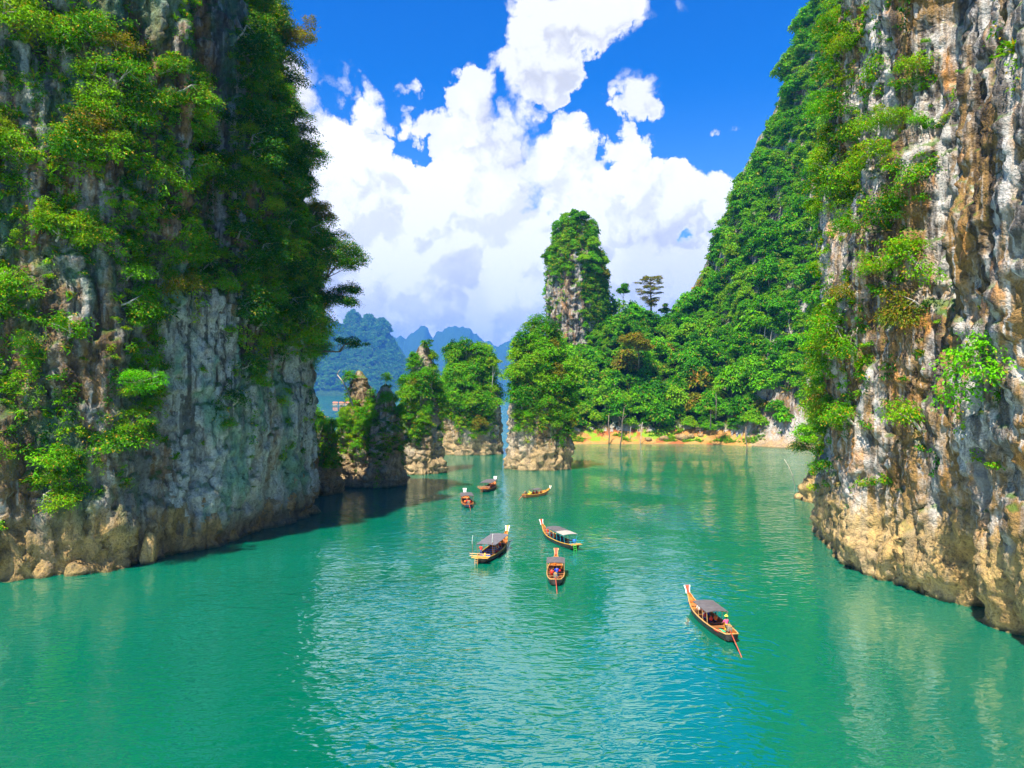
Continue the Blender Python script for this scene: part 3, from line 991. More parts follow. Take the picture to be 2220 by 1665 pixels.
def tree_proto(k, trunk_h, rad, nl, mat, llen, sprays=13, leaves=11, sq=0.8, bark=BARK, spread=0.62, top=1.0, lobe=0.46, flat=0.45):
    rr = random.Random(100 + k)
    lobes = []
    cz = trunk_h + rad * 0.55 * top
    for i in range(nl):
        an = 2 * math.pi * (i / nl) * 2.4 + rr.uniform(-0.5, 0.5)
        ring = spread * rad * math.sqrt((i + 0.4) / nl) * rr.uniform(0.85, 1.15)
        zz = cz + rad * top * (0.55 - 0.95 * (i + 0.5) / nl) * rr.uniform(0.75, 1.2)
        lobes.append((ring * math.cos(an), ring * math.sin(an), zz, rad * lobe * rr.uniform(0.75, 1.2), sq))
    cr = crown_mesh('crown', lobes, sprays, leaves, llen, mat, 500 + k, flat=flat)
    path = bent((0, 0, -0.8), (rr.uniform(-.5, .5), rr.uniform(-.5, .5), cz), 0.4, 6, rr)
    tr = trunk_mesh('trunk', path, 0.05 * rad + 0.06, 0.03 * rad, [l[:3] for l in lobes[:6]], bark, k)
    return tr, cr


TREES = [tree_proto(0, 3.2, 4.2, 10, LEAF_JUNGLE, 0.85), tree_proto(1, 2.2, 3.8, 9, LEAF_JUNGLE, 0.8, sq=0.7), tree_proto(2, 4.6, 4.0, 9, LEAF_JUNGLE, 0.8, top=1.25),
         tree_proto(3, 2.6, 4.8, 12, LEAF_JUNGLE, 0.9, spread=0.75, sq=0.65), tree_proto(4, 1.6, 3.4, 8, LEAF_JUNGLE, 0.75, leaves=12), tree_proto(5, 3.6, 3.6, 8, LEAF_JUNGLE, 0.8, lobe=0.40, leaves=9, bark=BARK_PALE)]
TREES += [tree_proto(6, 4.5, 4.8, 11, LEAF_JUNGLE, 0.8, spread=0.95, sq=0.38, top=0.5, bark=BARK_PALE), tree_proto(7, 2.0, 3.6, 10, LEAF_JUNGLE, 0.7, spread=0.42, top=1.9, lobe=0.36, sq=1.0), tree_proto(8, 2.4, 3.8, 8, LEAF_JUNGLE, 1.25, 9, 8, sq=0.7),
          tree_proto(9, 5.5, 3.2, 7, LEAF_JUNGLE, 0.75, leaves=7, lobe=0.40, bark=BARK_PALE)]
NEAR_TREES = [tree_proto(10, 2.4, 3.2, 10, LEAF_JUNGLE, 0.46, 17, 15), tree_proto(11, 1.6, 2.8, 9, LEAF_JUNGLE, 0.44, 17, 15, sq=0.7), tree_proto(12, 3.2, 3.0, 9, LEAF_JUNGLE, 0.44, 16, 14, top=1.25, bark=BARK_PALE)]


def shrub_proto(k, nl, ext, hang, mat, llen, sprays=24, leaves=27, rscale=1.0):
    """grows out of a wall along +X"""
    rr = random.Random(300 + k)
    lobes = []
    for i in range(nl):
        t = (i + 0.5) / nl
        lobes.append((ext * rr.uniform(0.25, 1.0), rr.uniform(-1, 1) * ext * 0.75, rr.uniform(-hang, 1.0) * ext * 0.55 + 0.3, rscale * rr.uniform(0.65, 1.15), 0.72))
    fo = crown_mesh('foliage', lobes, sprays, leaves, llen, mat, 700 + k, droop=0.45, spray_r=0.36)
    path = [(-0.8, 0, -0.3), (0.1, 0, -0.1), (ext * 0.3, 0.1, 0.25), (ext * 0.55, 0, 0.7)]
    st = trunk_mesh('stem', path, 0.13, 0.06, [l[:3] for l in lobes[:5]], BARK_PALE, k)
    return st, fo


SHRUBS = [shrub_proto(0, 7, 1.9, 0.5, LEAF_CLIFF, 0.195), shrub_proto(1, 9, 2.4, 0.9, LEAF_CLIFF, 0.205), shrub_proto(2, 6, 1.6, 0.3, LEAF_CLIFF, 0.19),
          shrub_proto(3, 8, 2.0, 1.6, LEAF_CLIFF, 0.215), shrub_proto(4, 5, 1.4, 0.2, LEAF_CLIFF, 0.19)]


def tuft_proto(k, n, L, mat, droopy):
    """spray of long narrow leaves, grass or fern"""
    r = np.random.default_rng(900 + k)
    an = r.random(n) * 2 * math.pi
    elv = r.uniform(-0.3, 1.1, n)
    ax = np.stack([np.cos(an) * np.cos(elv), np.sin(an) * np.cos(elv), np.sin(elv) - droopy], 1)
    ax /= np.linalg.norm(ax, axis=1)[:, None]
    ln = L * (0.6 + 0.6 * r.random(n))
    ce = ax * ln[:, None] * 0.5 + r.normal(size=(n, 3)) * 0.12
    nn = np.stack([-np.cos(an) * 0.4, -np.sin(an) * 0.4, np.ones(n)], 1) + r.normal(size=(n, 3)) * 0.3
    nn /= np.linalg.norm(nn, axis=1)[:, None]
    v, f = leaf_faces(ce, ax, nn, ln, ln * 0.17)
    return mesh_np('tuft', v, f, mat, False)


def clump_proto(k, R, n, llen, mat, sq=0.7):
    rr = random.Random(40 + k)
    lobes = [(rr.uniform(-.6, .6) * R, rr.uniform(-.6, .6) * R, rr.uniform(-.4, .5) * R, R * rr.uniform(.5, .8), sq) for _ in range(4)]
    return crown_mesh('clump', lobes, n, 9, llen, mat, 60 + k, spray_r=0.33)


def vine_proto(k, length, mat):
    rr = random.Random(80 + k)
    lobes = [(0.35 + 0.15 * rr.random(), rr.uniform(-.35, .35), -q * 0.75, rr.uniform(.35, .6), 1.1) for q in range(int(length / 0.75))]
    return crown_mesh('vine', lobes, 26, 7, 0.30, mat, 90 + k, droop=0.7, spray_r=0.3, low=-1)


CLUMPS = [clump_proto(0, 0.9, 40, 0.30, LEAF_CLIFF), clump_proto(1, 0.7, 40, 0.28, LEAF_CLIFF), tuft_proto(0, 46, 0.9, LEAF_CLIFF, 0.2), tuft_proto(1, 60, 1.2, LEAF_CLIFF, 0.5), vine_proto(0, 4.5, LEAF_CLIFF), vine_proto(1, 3.0, LEAF_DARK)]


# ------------------------------------------------------------------ plants: placing
def mask(px, py, ell, soft=0.35):
    m = np.zeros_like(px)
    for (cx, cy, rx, ry, w) in ell:
        d = np.sqrt(((px - cx) / rx) ** 2 + ((py - cy) / ry) ** 2)
        k = 1 - sstep(1 - soft, 1 + soft, d)
        if w >= 0:
            m = np.maximum(m, w * k)
        else:
            m = m * (1 - (-w) * k)
    return m


def pick(V, Nn, weight, n, mind, rng, face=True):
    """n spots on a grid surface, likelier where weight*area is large, no two closer than mind (array or number)"""
    a = np.linalg.norm(np.cross(np.gradient(V, axis=0), np.gradient(V, axis=1)), axis=-1)
    px, py = to_px(V)
    w = weight * a
    w = w * ((px > -160) & (px < 2380) & (py > -170) & (py < 1500))
    if face:
        view = np.array([0, 0, CAM_H]) - V
        view /= np.linalg.norm(view, axis=-1)[..., None]
        w = w * ((Nn * view).sum(-1) > -0.25)
    w = w.ravel(); tot = w.sum()
    if tot <= 0:
        return np.zeros((0, 3)), np.zeros((0, 3))
    cand = rng.choice(len(w), size=min(n * 12, 200000), p=w / tot)
    P = V.reshape(-1, 3)[cand] + rng.normal(size=(len(cand), 3)) * 0.15
    Q = Nn.reshape(-1, 3)[cand]
    cell = {}
    out = []
    for i, p in enumerate(P):
        k = (int(p[0] // mind), int(p[1] // mind), int(p[2] // mind))
        ok = True
        for dx in (-1, 0, 1):
            for dy in (-1, 0, 1):
                for dz in (-1, 0, 1):
                    for j in cell.get((k[0] + dx, k[1] + dy, k[2] + dz), ()):
                        if ((P[j] - p) ** 2).sum() < mind * mind:
                            ok = False; break
                    if not ok: break
                if not ok: break
            if not ok: break
        if ok:
            cell.setdefault(k, []).append(i); out.append(i)
            if len(out) >= n:
                break
    return P[out], Q[out]


def plant(name, proto, parts, loc, rot, scale, label, cat, group, mat=None):
    e = bpy.data.objects.new(name, None)
    link(e)
    e.location = loc; e.rotation_euler = rot; e.scale = scale
    tag(e, label, cat, group)
    for me_, pn in zip(proto, parts):
        c = bpy.data.objects.new(pn, me_)
        link(c, e)
        if mat is not None and pn in ('crown', 'foliage'):
            c.material_slots[0].link = 'OBJECT'
            c.material_slots[0].material = mat
    return e


_proto_cols = {}


def proto_collection(key, meshes):
    if key not in _proto_cols:
        c = bpy.data.collections.new('protos_' + key)
        for i, m in enumerate(meshes):
            ob = bpy.data.objects.new('p_%s_%02d' % (key, i), m)
            c.objects.link(ob)
        _proto_cols[key] = c
    return _proto_cols[key]


_gn = {}


def gn_group(key, coll):
    if key in _gn:
        return _gn[key]
    g = bpy.data.node_groups.new('scatter_' + key, 'GeometryNodeTree')
    g.interface.new_socket('Geometry', in_out='INPUT', socket_type='NodeSocketGeometry')
    g.interface.new_socket('Geometry', in_out='OUTPUT', socket_type='NodeSocketGeometry')
    gi = g.nodes.new('NodeGroupInput'); go = g.nodes.new('NodeGroupOutput')
    ci = g.nodes.new('GeometryNodeCollectionInfo')
    ci.inputs['Collection'].default_value = coll
    ci.inputs['Separate Children'].default_value = True
    ci.inputs['Reset Children'].default_value = True
    ip = g.nodes.new('GeometryNodeInstanceOnPoints')
    ip.inputs['Pick Instance'].default_value = True

    def attr(nm, ty):
        a = g.nodes.new('GeometryNodeInputNamedAttribute'); a.data_type = ty; a.inputs[0].default_value = nm
        return a.outputs[0]
    g.links.new(gi.outputs[0], ip.inputs['Points'])
    g.links.new(ci.outputs[0], ip.inputs['Instance'])
    g.links.new(attr('pick', 'INT'), ip.inputs['Instance Index'])
    er = g.nodes.new('FunctionNodeEulerToRotation')
    g.links.new(attr('turn', 'FLOAT_VECTOR'), er.inputs[0])
    g.links.new(er.outputs[0], ip.inputs['Rotation'])
    g.links.new(attr('size', 'FLOAT_VECTOR'), ip.inputs['Scale'])
    g.links.new(ip.outputs[0], go.inputs[0])
    _gn[key] = g
    return g


def stuff(name, key, meshes, P, rot, size, idx, label, cat):
    n = len(P)
    me_ = bpy.data.meshes.new(name)
    me_.vertices.add(n); me_.vertices.foreach_set('co', np.asarray(P, dtype=np.float32).ravel())
    a = me_.attributes.new('turn', 'FLOAT_VECTOR', 'POINT'); a.data.foreach_set('vector', np.asarray(rot, dtype=np.float32).ravel())
    a = me_.attributes.new('size', 'FLOAT_VECTOR', 'POINT'); a.data.foreach_set('vector', np.asarray(size, dtype=np.float32).ravel())
    a = me_.attributes.new('pick', 'INT', 'POINT'); a.data.foreach_set('value', np.asarray(idx, dtype=np.int32))
    o_ = obj(name, me_)
    md = o_.modifiers.new('scatter', 'NODES'); md.node_group = gn_group(key, proto_collection(key, meshes))
    tag(o_, label, cat, kind='stuff')
    return o_


def yaw(n):
    return np.arctan2(n[:, 1], n[:, 0])


def zone_of(zones, px, py):
    best = min(zones, key=lambda z: ((px - z[0]) / 1.0) ** 2 + (py - z[1]) ** 2)
    return best[2]


def wall_plants(V, Nn, m, nshrub, mind, nmass, nclump, cl_m, seed, zones, side, stuff_label, mass_label, sc=(1.0, 2.1), darker=None):
    rng = np.random.default_rng(seed)
    P, Q = pick(V, Nn, m, nshrub + nmass, mind, rng)
    n = len(P)
    s_ = rng.uniform(*sc, n)
    order = np.argsort(-s_ * 100 / P[:, 1])
    big = order[:nshrub]; rest = order[nshrub:]
    px_, py_ = to_px(P)
    for i in big:
        p, q = P[i], Q[i]
        k = int(rng.integers(len(SHRUBS)))
        dk = darker is not None and darker(p)
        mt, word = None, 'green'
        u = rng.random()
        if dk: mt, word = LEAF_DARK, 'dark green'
        elif u < 0.05: mt, word = LEAF_OLIVE, 'olive brown'
        elif u < 0.17: mt, word = LEAF_BRIGHT, 'lime green'
        z = zone_of(zones, px_[i], py_[i])
        size = 'large' if s_[i] > 0.62 * sc[1] + 0.38 * sc[0] else 'bushy'
        lab = '%s %s shrub on %s cliff, %s' % (size, word, side, z)
        k_ = float(s_[i])
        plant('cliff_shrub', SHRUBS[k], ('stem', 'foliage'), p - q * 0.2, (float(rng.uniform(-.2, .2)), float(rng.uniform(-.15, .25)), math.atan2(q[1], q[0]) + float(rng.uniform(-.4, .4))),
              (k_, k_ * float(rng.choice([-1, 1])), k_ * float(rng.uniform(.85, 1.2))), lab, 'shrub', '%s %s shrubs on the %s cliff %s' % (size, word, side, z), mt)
    n = len(rest)
    if n:
        rot = np.stack([rng.uniform(-.2, .2, n), rng.uniform(-.15, .25, n), yaw(Q[rest]) + rng.uniform(-.5, .5, n)], 1)
        k_ = s_[rest]
        stuff('shrub_thicket', 'shrub', [t[1] for t in SHRUBS], P[rest] - Q[rest] * 0.2, rot, np.stack([k_, k_ * rng.choice([-1, 1], n), k_], 1), rng.integers(len(SHRUBS), size=n), mass_label, 'thicket')
    P, Q = pick(V, Nn, cl_m, nclump, 0.55, rng)
    n = len(P)
    rot = np.stack([rng.uniform(-.3, .3, n), rng.uniform(-.3, .3, n), yaw(Q) + rng.uniform(-.6, .6, n)], 1)
    s_ = rng.uniform(0.5, 1.5, n)
    stuff('cliff_undergrowth', 'clump', CLUMPS, P + Q * 0.1, rot, np.stack([s_, s_, s_ * rng.uniform(.8, 1.3, n)], 1), rng.choice(len(CLUMPS), n, p=[.3, .28, .14, .1, .1, .08]), stuff_label, 'undergrowth')


# ---- left cliff plants
lpx, lpy = to_px(LV)
LEFT_EL = [(60, 70, 150, 130, .75), (90, 330, 170, 210, 1.0), (230, 430, 180, 130, 1.0), (335, 330, 85, 160, .95), (330, 170, 95, 50, .9), (250, 90, 60, 60, .6), (395, 40, 30, 50, .4), (190, 180, 60, 60, .5),
           (620, 190, 95, 290, 1.2), (510, 400, 95, 120, 1.0), (690, 560, 110, 240, 1.2), (590, 620, 90, 160, .9), (540, 740, 60, 90, .7), (300, 800, 60, 60, .9), (290, 900, 60, 70, .8), (130, 990, 75, 90, 1.0), (125, 1060, 40, 40, .6),
           (255, 1000, 40, 60, .6), (110, 830, 60, 60, .6), (120, 720, 50, 60, .6), (320, 650, 60, 80, .6), (400, 560, 60, 110, .5), (540, 880, 60, 70, .6), (560, 820, 50, 60, .6), (725, 800, 45, 240, 1.2), (30, 620, 60, 70, .5), (20, 900, 40, 90, .5), (190, 1075, 50, 16, .4),
           (440, 790, 85, 190, -.96), (400, 1000, 130, 130, -1), (625, 890, 70, 170, -.95), (520, 1010, 80, 120, -.92), (470, 480, 30, 60, -.6)]
lm = mask(lpx, lpy, LEFT_EL) * sstep(-0.12, 0.22, fbm(LV * 0.10 + 5, 3) + 0.5 * sstep(440, 560, lpx)) * (LV[..., 2] > 9)
lc = np.clip(mask(lpx, lpy, LEFT_EL, 0.5) * 0.9 + 0.10 * sstep(0.1, 0.5, fbm(LV * 0.2 + 9, 2)), 0, 1) * (LV[..., 2] > 8) * sstep(-0.3, 0.3, fbm(LV * 0.3 + 2, 2))
LEFT_Z = [(60, 60, 'near the top left corner'), (100, 330, 'in the thick growth high on the far left'), (250, 440, 'in the thick growth level with the clouds'), (340, 250, 'beside the edge of the sunlit slab'), (510, 400, 'just right of the dark cleft'),
          (620, 100, 'high on the buttress against the sky'), (640, 300, 'on the buttress beside the white cloud'), (690, 560, 'at the edge beside the overhanging tree'), (560, 700, 'in the shade below the buttress'), (300, 830, 'left of the pale hollow'),
          (130, 1000, 'low down near the yellowish foot'), (110, 760, 'on the brown ribs at the left edge'), (540, 880, 'on the shaded wall above the water'), (720, 800, 'next to the dark rock stack'), (30, 620, 'on the grey streaks at the left edge'), (400, 620, 'above the pale hollow')]
wall_plants(LV, LN, lm ** 1.2, 150, 1.9, 330, 2800, lc, 21, LEFT_Z, 'left', 'tangle of small plants, ferns and vines covering the left cliff', 'thicket of smaller shrubs over the left cliff', sc=(0.9, 2.0),
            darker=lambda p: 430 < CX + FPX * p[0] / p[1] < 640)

# ---- right cliff plants
rpx, rpy = to_px(RV)
RIGHT_EL = [(1850, 150, 70, 200, .85), (1840, 420, 60, 160, .8), (1960, 420, 70, 260, 1.0), (2000, 250, 50, 160, .9), (1900, 640, 70, 90, .9), (1880, 760, 60, 70, .9), (1800, 790, 70, 160, 1.4), (1780, 720, 80, 260, 1.4), (1790, 300, 70, 400, 1.4), (1775, 920, 35, 40, 1.0),
            (1930, 90, 80, 60, .6), (2010, 700, 30, 60, .5), (2180, 800, 60, 90, .6), (2190, 680, 50, 60, .5), (2150, 900, 60, 80, .4), (2000, 900, 40, 60, .5), (1990, 830, 40, 30, .4), (1900, 1030, 40, 30, .35), (2170, 80, 60, 40, .4), (2120, 1000, 40, 30, .3),
            (2120, 400, 80, 240, -.75)]
gate = sstep(126, 134, RV[..., 1])
rmk = mask(rpx, rpy, RIGHT_EL) * sstep(-0.45, 0.3, fbm(RV * 0.11 + 25, 3)) * (RV[..., 2] > 10)
rmk = np.maximum(rmk, gate * (RV[..., 2] > 12) * 1.1)
rc = np.clip(mask(rpx, rpy, RIGHT_EL, 0.5) * 0.8 + 0.13 * sstep(0.1, 0.5, fbm(RV * 0.22 + 9, 2)), 0, 1) * (RV[..., 2] > 9) * sstep(-0.3, 0.3, fbm(RV * 0.3 + 2, 2))
rc = np.maximum(rc, gate * (RV[..., 2] > 10) * 0.5)
RIGHT_Z = [(1790, 150, 'high on the wooded ridge near the top'), (1900, 100, 'near the top of the brown wall'), (1800, 400, 'on the wooded ridge level with the clouds'), (1960, 400, 'in the overgrown gully'), (1950, 640, 'at the foot of the overgrown gully'),
           (1790, 650, 'on the wooded ridge level with the pinnacle foot'), (1880, 760, 'on the brown ribs left of the gully foot'), (1780, 900, 'low over the small rocky point'), (2180, 800, 'at the right edge level with the islets'), (2180, 300, 'at the right edge near the top'), (2050, 950, 'on the sunlit wall above the cave')]
wall_plants(RV, RN, rmk ** 1.2, 140, 1.9, 520, 2800, rc, 22, RIGHT_Z, 'right', 'tangle of small plants, ferns and vines covering the right cliff', 'thicket of smaller shrubs over the right cliff', sc=(0.85, 1.9))

# ---- trees over the islets and the pinnacle
def body_plants(V, Nn, zlo, n, mind, protos, scale, label, group, seed, bare=None, nclump=260, stuff_label='', clump_scale=1.3, lowscale=0.75):
    rng = np.random.default_rng(seed)
    w = sstep(zlo - 1.5, zlo + 2.5, V[..., 2] + 6.0 * fbm(V * 0.13 + seed, 2))
    if bare is not None:
        px_, py_ = to_px(V)
        w = w * (1 - mask(px_, py_, bare))
    P, Q = pick(V, Nn, w, n, mind, rng)
    zt = V[..., 2].max()
    _pp = to_px(V)[0]; pcx = _pp.mean(); prx = _pp.max() - _pp.min()
    for p, q in zip(P, Q):
        k = int(rng.integers(len(protos)))
        s_ = float(rng.uniform(*scale)) * (lowscale if p[2] < zlo + 5 else 1.0)
        out = Vector((q[0], q[1], 0)) * 0.4
        an = math.atan2(q[1], q[0])
        tilt = 0.30 * (1 - abs(q[2]))
        rot = Matrix.Rotation(an, 3, 'Z') @ Matrix.Rotation(tilt, 3, 'Y') @ Matrix.Rotation(float(rng.uniform(0, 6.28)), 3, 'Z')
        mt = LEAF_OLIVE if rng.random() < 0.06 else (LEAF_BRIGHT if rng.random() < 0.16 else None)
        pj, qj = CX + FPX * p[0] / p[1], p[2] / zt
        where = 'near the top' if qj > 0.78 else ('low down' if p[2] < zlo + 0.22 * (zt - zlo) else 'half way up')
        where += ', left side' if pj < pcx - 0.28 * prx else (', right side' if pj > pcx + 0.28 * prx else ', facing front')
        word = {None: 'green', LEAF_OLIVE: 'olive', LEAF_BRIGHT: 'lime green'}[mt]
        sz_ = 'big' if s_ > 0.5 * (scale[0] + scale[1]) else 'small'
        lab = '%s %s tree on %s, %s' % (sz_, word, label, where.replace('half way up', 'midway'))
        plant('islet_tree' if 'pinnacle' not in group else 'pinnacle_tree', protos[k], ('trunk', 'crown'), Vector(p) - out * 1.5 - Vector((0, 0, 0.6 * s_)), rot.to_euler(), (s_, s_, s_ * float(rng.uniform(.8, 1.15))), lab, 'tree', '%s %s %s: %s' % (sz_, word, group, where), mt)
    P, Q = pick(V, Nn, w, nclump, 0.6, rng)
    m_ = len(P)
    rot = np.stack([rng.uniform(-.3, .3, m_), rng.uniform(-.3, .3, m_), yaw(Q) + rng.uniform(-.6, .6, m_)], 1)
    s_ = clump_scale * rng.uniform(0.7, 1.5, m_)
    stuff('undergrowth', 'clump', CLUMPS, P, rot, np.stack([s_, s_, s_], 1), rng.choice(len(CLUMPS), m_, p=[.36, .34, .06, .08, .1, .06]), stuff_label, 'undergrowth')


body_plants(ZV, ZN, 7, 18, 1.8, NEAR_TREES, (0.5, 0.8), 'the shaded rock beside the cliff', 'trees on the shaded rock', 36, nclump=220, stuff_label='vines over the shaded rock next to the left cliff', clump_scale=1.2)
body_plants(AV, AN, 8, 34, 1.8, NEAR_TREES, (0.42, 0.75), 'the dark rock stack', 'trees on the dark rock stack', 31, bare=[(780, 830, 22, 40, 1.0), (812, 840, 14, 30, 1)], nclump=320, stuff_label='vines and ferns over the dark rock stack', clump_scale=1.0)
body_plants(A_SP, A_SN, 7, 12, 1.6, NEAR_TREES, (0.4, 0.7), 'the shorter pointed spire', 'trees on the pointed spire', 37, bare=[(812, 845, 14, 26, 1)], nclump=160, stuff_label='vines and ferns over the shorter pointed spire', clump_scale=0.9)
body_plants(BV, BN, 14, 36, 2.2, NEAR_TREES, (0.65, 1.1), 'the islet with the brown spire', 'trees on the spired islet', 32, bare=[(915, 775, 22, 55, 1.0), (925, 840, 10, 60, .6), (938, 940, 10, 90, 1)], nclump=300, stuff_label='shrubs and vines over the islet with the bare spire')
body_plants(CV, CN, 11, 64, 2.7, NEAR_TREES, (0.9, 1.5), 'the broad furthest islet', 'trees on the broad islet', 33, bare=[(1018, 755, 22, 25, .8), (1088, 900, 22, 110, 1)], nclump=420, stuff_label='shrubs and vines over the broad islet', clump_scale=1.6)
body_plants(DV, DN, 13, 66, 2.5, NEAR_TREES, (0.8, 1.4), 'the islet right of the gap', 'trees on the islet right of the gap', 34, bare=[(1098, 890, 26, 130, 1)], nclump=420, stuff_label='shrubs and vines over the islet right of the gap', clump_scale=1.5)
body_plants(EV, EN, 66, 90, 3.6, TREES, (0.55, 0.95), 'the tall rock pinnacle', 'trees on the pinnacle', 35, bare=[(1225, 660, 45, 75, .97), (1190, 640, 25, 60, .95), (1240, 590, 25, 50, .85), (1262, 570, 20, 70, .5), (1300, 540, 18, 60, .7)], nclump=900, stuff_label='shrubs and vines over the tall pinnacle', clump_scale=2.2, lowscale=0.7)

# ---- forest on the hill and the mountain
rng = np.random.default_rng(41)
hpx, hpy = to_px(HV)
hw = sstep(4.2, 7.5, HV[..., 2] + 1.2 * fbm(HV * 0.12 + 3, 2)) * (GY < 446) * (GX > 12)
hw = hw * (1 - 0.85 * sstep(0.30, 0.45, fbm(HV * np.array([0.06, 0.03, 0.02]) + 66, 3)) * (GX > 116))
hw = hw * (1 - mask(hpx, hpy, [(1700, 905, 62, 65, .97), (1675, 330, 10, 70, .8), (1640, 480, 10, 40, .7), (1745, 620, 12, 60, .6), (1720, 520, 16, 30, .6), (1600, 640, 10, 30, .5), (1660, 800, 14, 50, .5)], 0.25))
P, Q = pick(HV, HN, hw, 2300, 3.6, rng, face=False)
# big emergent crowns first: nearest 300 are trees of their own
ordr = np.argsort(P[:, 1] + 0.0 * P[:, 2])
P = P[ordr]; Q = Q[ordr]
pxs, pys = to_px(P)
vis = (pxs < 1880)
P = P[vis]; Q = Q[vis]
ntr = len(P)
sc_ = np.where(rng.random(ntr) < 0.16, rng.uniform(1.35, 1.9, ntr), rng.uniform(0.5, 1.2, ntr))
big_i = np.argsort(-(sc_ * 400 / P[:, 1] + 0.25 * (P[:, 2] > 12)))[:300]
isbig = np.zeros(ntr, bool); isbig[big_i] = True
HILL_Z = [(1270, 760, 'at the foot of the tall pinnacle'), (1280, 880, 'above the left end of the bank'), (1340, 700, 'on the skyline right of the pinnacle'), (1400, 780, 'around the large olive tree'), (1380, 890, 'just above the red earth of the bank'), (1460, 840, 'in the hollow left of the palms'),
          (1500, 900, 'above the grassy end of the bank'), (1500, 720, 'on the saddle right of the tall emergent tree'), (1560, 800, 'above the palms'), (1620, 900, 'left of the pale rock face at the shore'), (1600, 700, 'on the lower spur of the right mountain'), (1680, 780, 'above the pale rock face at the shore'),
          (1600, 520, 'on the mountain edge level with the pinnacle top'), (1680, 620, 'half way up the right mountain'), (1700, 400, 'on the upper right mountain'), (1660, 330, 'on the mountain edge below the clouds\' top'), (1750, 150, 'near the top of the right mountain'), (1780, 520, 'on the right mountain beside the near cliff'), (1780, 760, 'low on the right mountain beside the near cliff')]
for p, q, s_ in zip(P[isbig], Q[isbig], sc_[isbig]):
    k = int(rng.integers(len(TREES)))
    steep = p[0] > 115
    mt = LEAF_OLIVE if rng.random() < 0.05 else (LEAF_BRIGHT if rng.random() < 0.08 else None)
    word = {None: 'green', LEAF_OLIVE: 'olive', LEAF_BRIGHT: 'lime green'}[mt]
    size = 'broad' if s_ > 1.45 else ('medium' if s_ > 0.95 else 'small')
    z_ = zone_of(HILL_Z, CX + FPX * p[0] / p[1], HY - FPX * (p[2] - CAM_H) / p[1])
    plant('jungle_tree', TREES[k], ('trunk', 'crown'), Vector(p) - Vector((0, 0, 1.5 * s_)), (float(rng.uniform(-.1, .1)) + 0.15 * steep, float(rng.uniform(-.12, .12)), float(rng.uniform(0, 6.28))), (s_, s_, s_ * float(rng.uniform(.85, 1.2))),
          '%s %s forest tree %s' % (size, word, z_), 'tree', '%s %s trees %s' % (size, word, z_), mt)
R_ = ~isbig
n = R_.sum()
rot = np.stack([rng.uniform(-.1, .1, n), rng.uniform(-.1, .1, n), rng.uniform(0, 6.28, n)], 1)
s3 = np.stack([sc_[R_], sc_[R_], sc_[R_] * rng.uniform(.85, 1.2, n)], 1)
stuff('forest', 'tree', [t[1] for t in TREES], P[R_] - np.array([0, 0, 1.0]), rot, s3, rng.integers(len(TREES), size=n), 'dense mass of smaller jungle trees filling the hill and the mountain', 'forest')
# low shrubs and creepers between them
P, Q = pick(HV, HN, hw, 2600, 1.5, rng, face=False)
n = len(P)
s_ = rng.uniform(1.6, 3.4, n)
stuff('undergrowth', 'clump', CLUMPS, P, np.stack([rng.uniform(-.3, .3, n), rng.uniform(-.3, .3, n), rng.uniform(0, 6.28, n)], 1), np.stack([s_, s_, s_], 1), rng.choice(len(CLUMPS), n, p=[.4, .4, .06, .06, .06, .02]), 'undergrowth and creepers between the trees on the hill', 'undergrowth')

# ---- far mountain trees
fw = (M1[..., 2] > 6) * (M1[..., 1] < 5620)
P, Q = pick(M1, M1N, fw.astype(float), 4200, 23.0, rng, face=False)
n = len(P)
s_ = rng.uniform(3.2, 6.2, n)
FARTREES = [tree_proto(30 + k, 1.0, 4.4, 8, LEAF_FAR, 1.7, 7, 7)[1] for k in range(3)]
stuff('forest', 'fartree', FARTREES, P, np.stack([np.zeros(n), np.zeros(n), rng.uniform(0, 6.28, n)], 1), np.stack([s_, s_, s_], 1), rng.integers(3, size=n), 'distant forest covering the blue-green mountain with twin knobs', 'forest')


# ------------------------------------------------------------------ single trees that stand out
def leaning_tree(name, root, crown, rad, mat, label, cat='tree', llen=0.31, nl=13, bark=BARK, sprays=30, leaves=17, flat=0.7, seed=1, airy=1.0):
    rr = random.Random(seed)
    root, crown = Vector(root), Vector(crown)
    e = empty(name, root)
    tag(e, label, cat)
    c = crown - root
    lobes = []
    for i in range(nl):
        while True:
            q = Vector((rr.uniform(-1, 1), rr.uniform(-1, 1), rr.uniform(-1, 1)))
            if q.length < 1:
                break
        q = Vector((q.x, q.y * 0.8, q.z * flat)) * rad * 0.80
        lobes.append((c.x + q.x, c.y + q.y, c.z + q.z, rad * 0.32 * rr.uniform(0.7, 1.25) / airy, 0.62))
    mid = c * 0.5 + Vector((c.x * 0.15, c.y * 0.15, -abs(c.x) * 0.12))
    path = [Vector((-c.x, -c.y, 0)).normalized() * 0.8 if (c.x or c.y) else Vector((0, 0, -1)), c * 0.2 + Vector((0, 0, -0.1)), mid, c * 0.78, c]
    obj('trunk', trunk_mesh('trunk', path, 0.035 * rad + 0.10, 0.05, [l[:3] for l in lobes], bark, seed), e)
    obj('crown', crown_mesh('crown', lobes, sprays, leaves, llen, mat, seed + 1000, droop=0.4, spray_r=0.36), e)
    return e


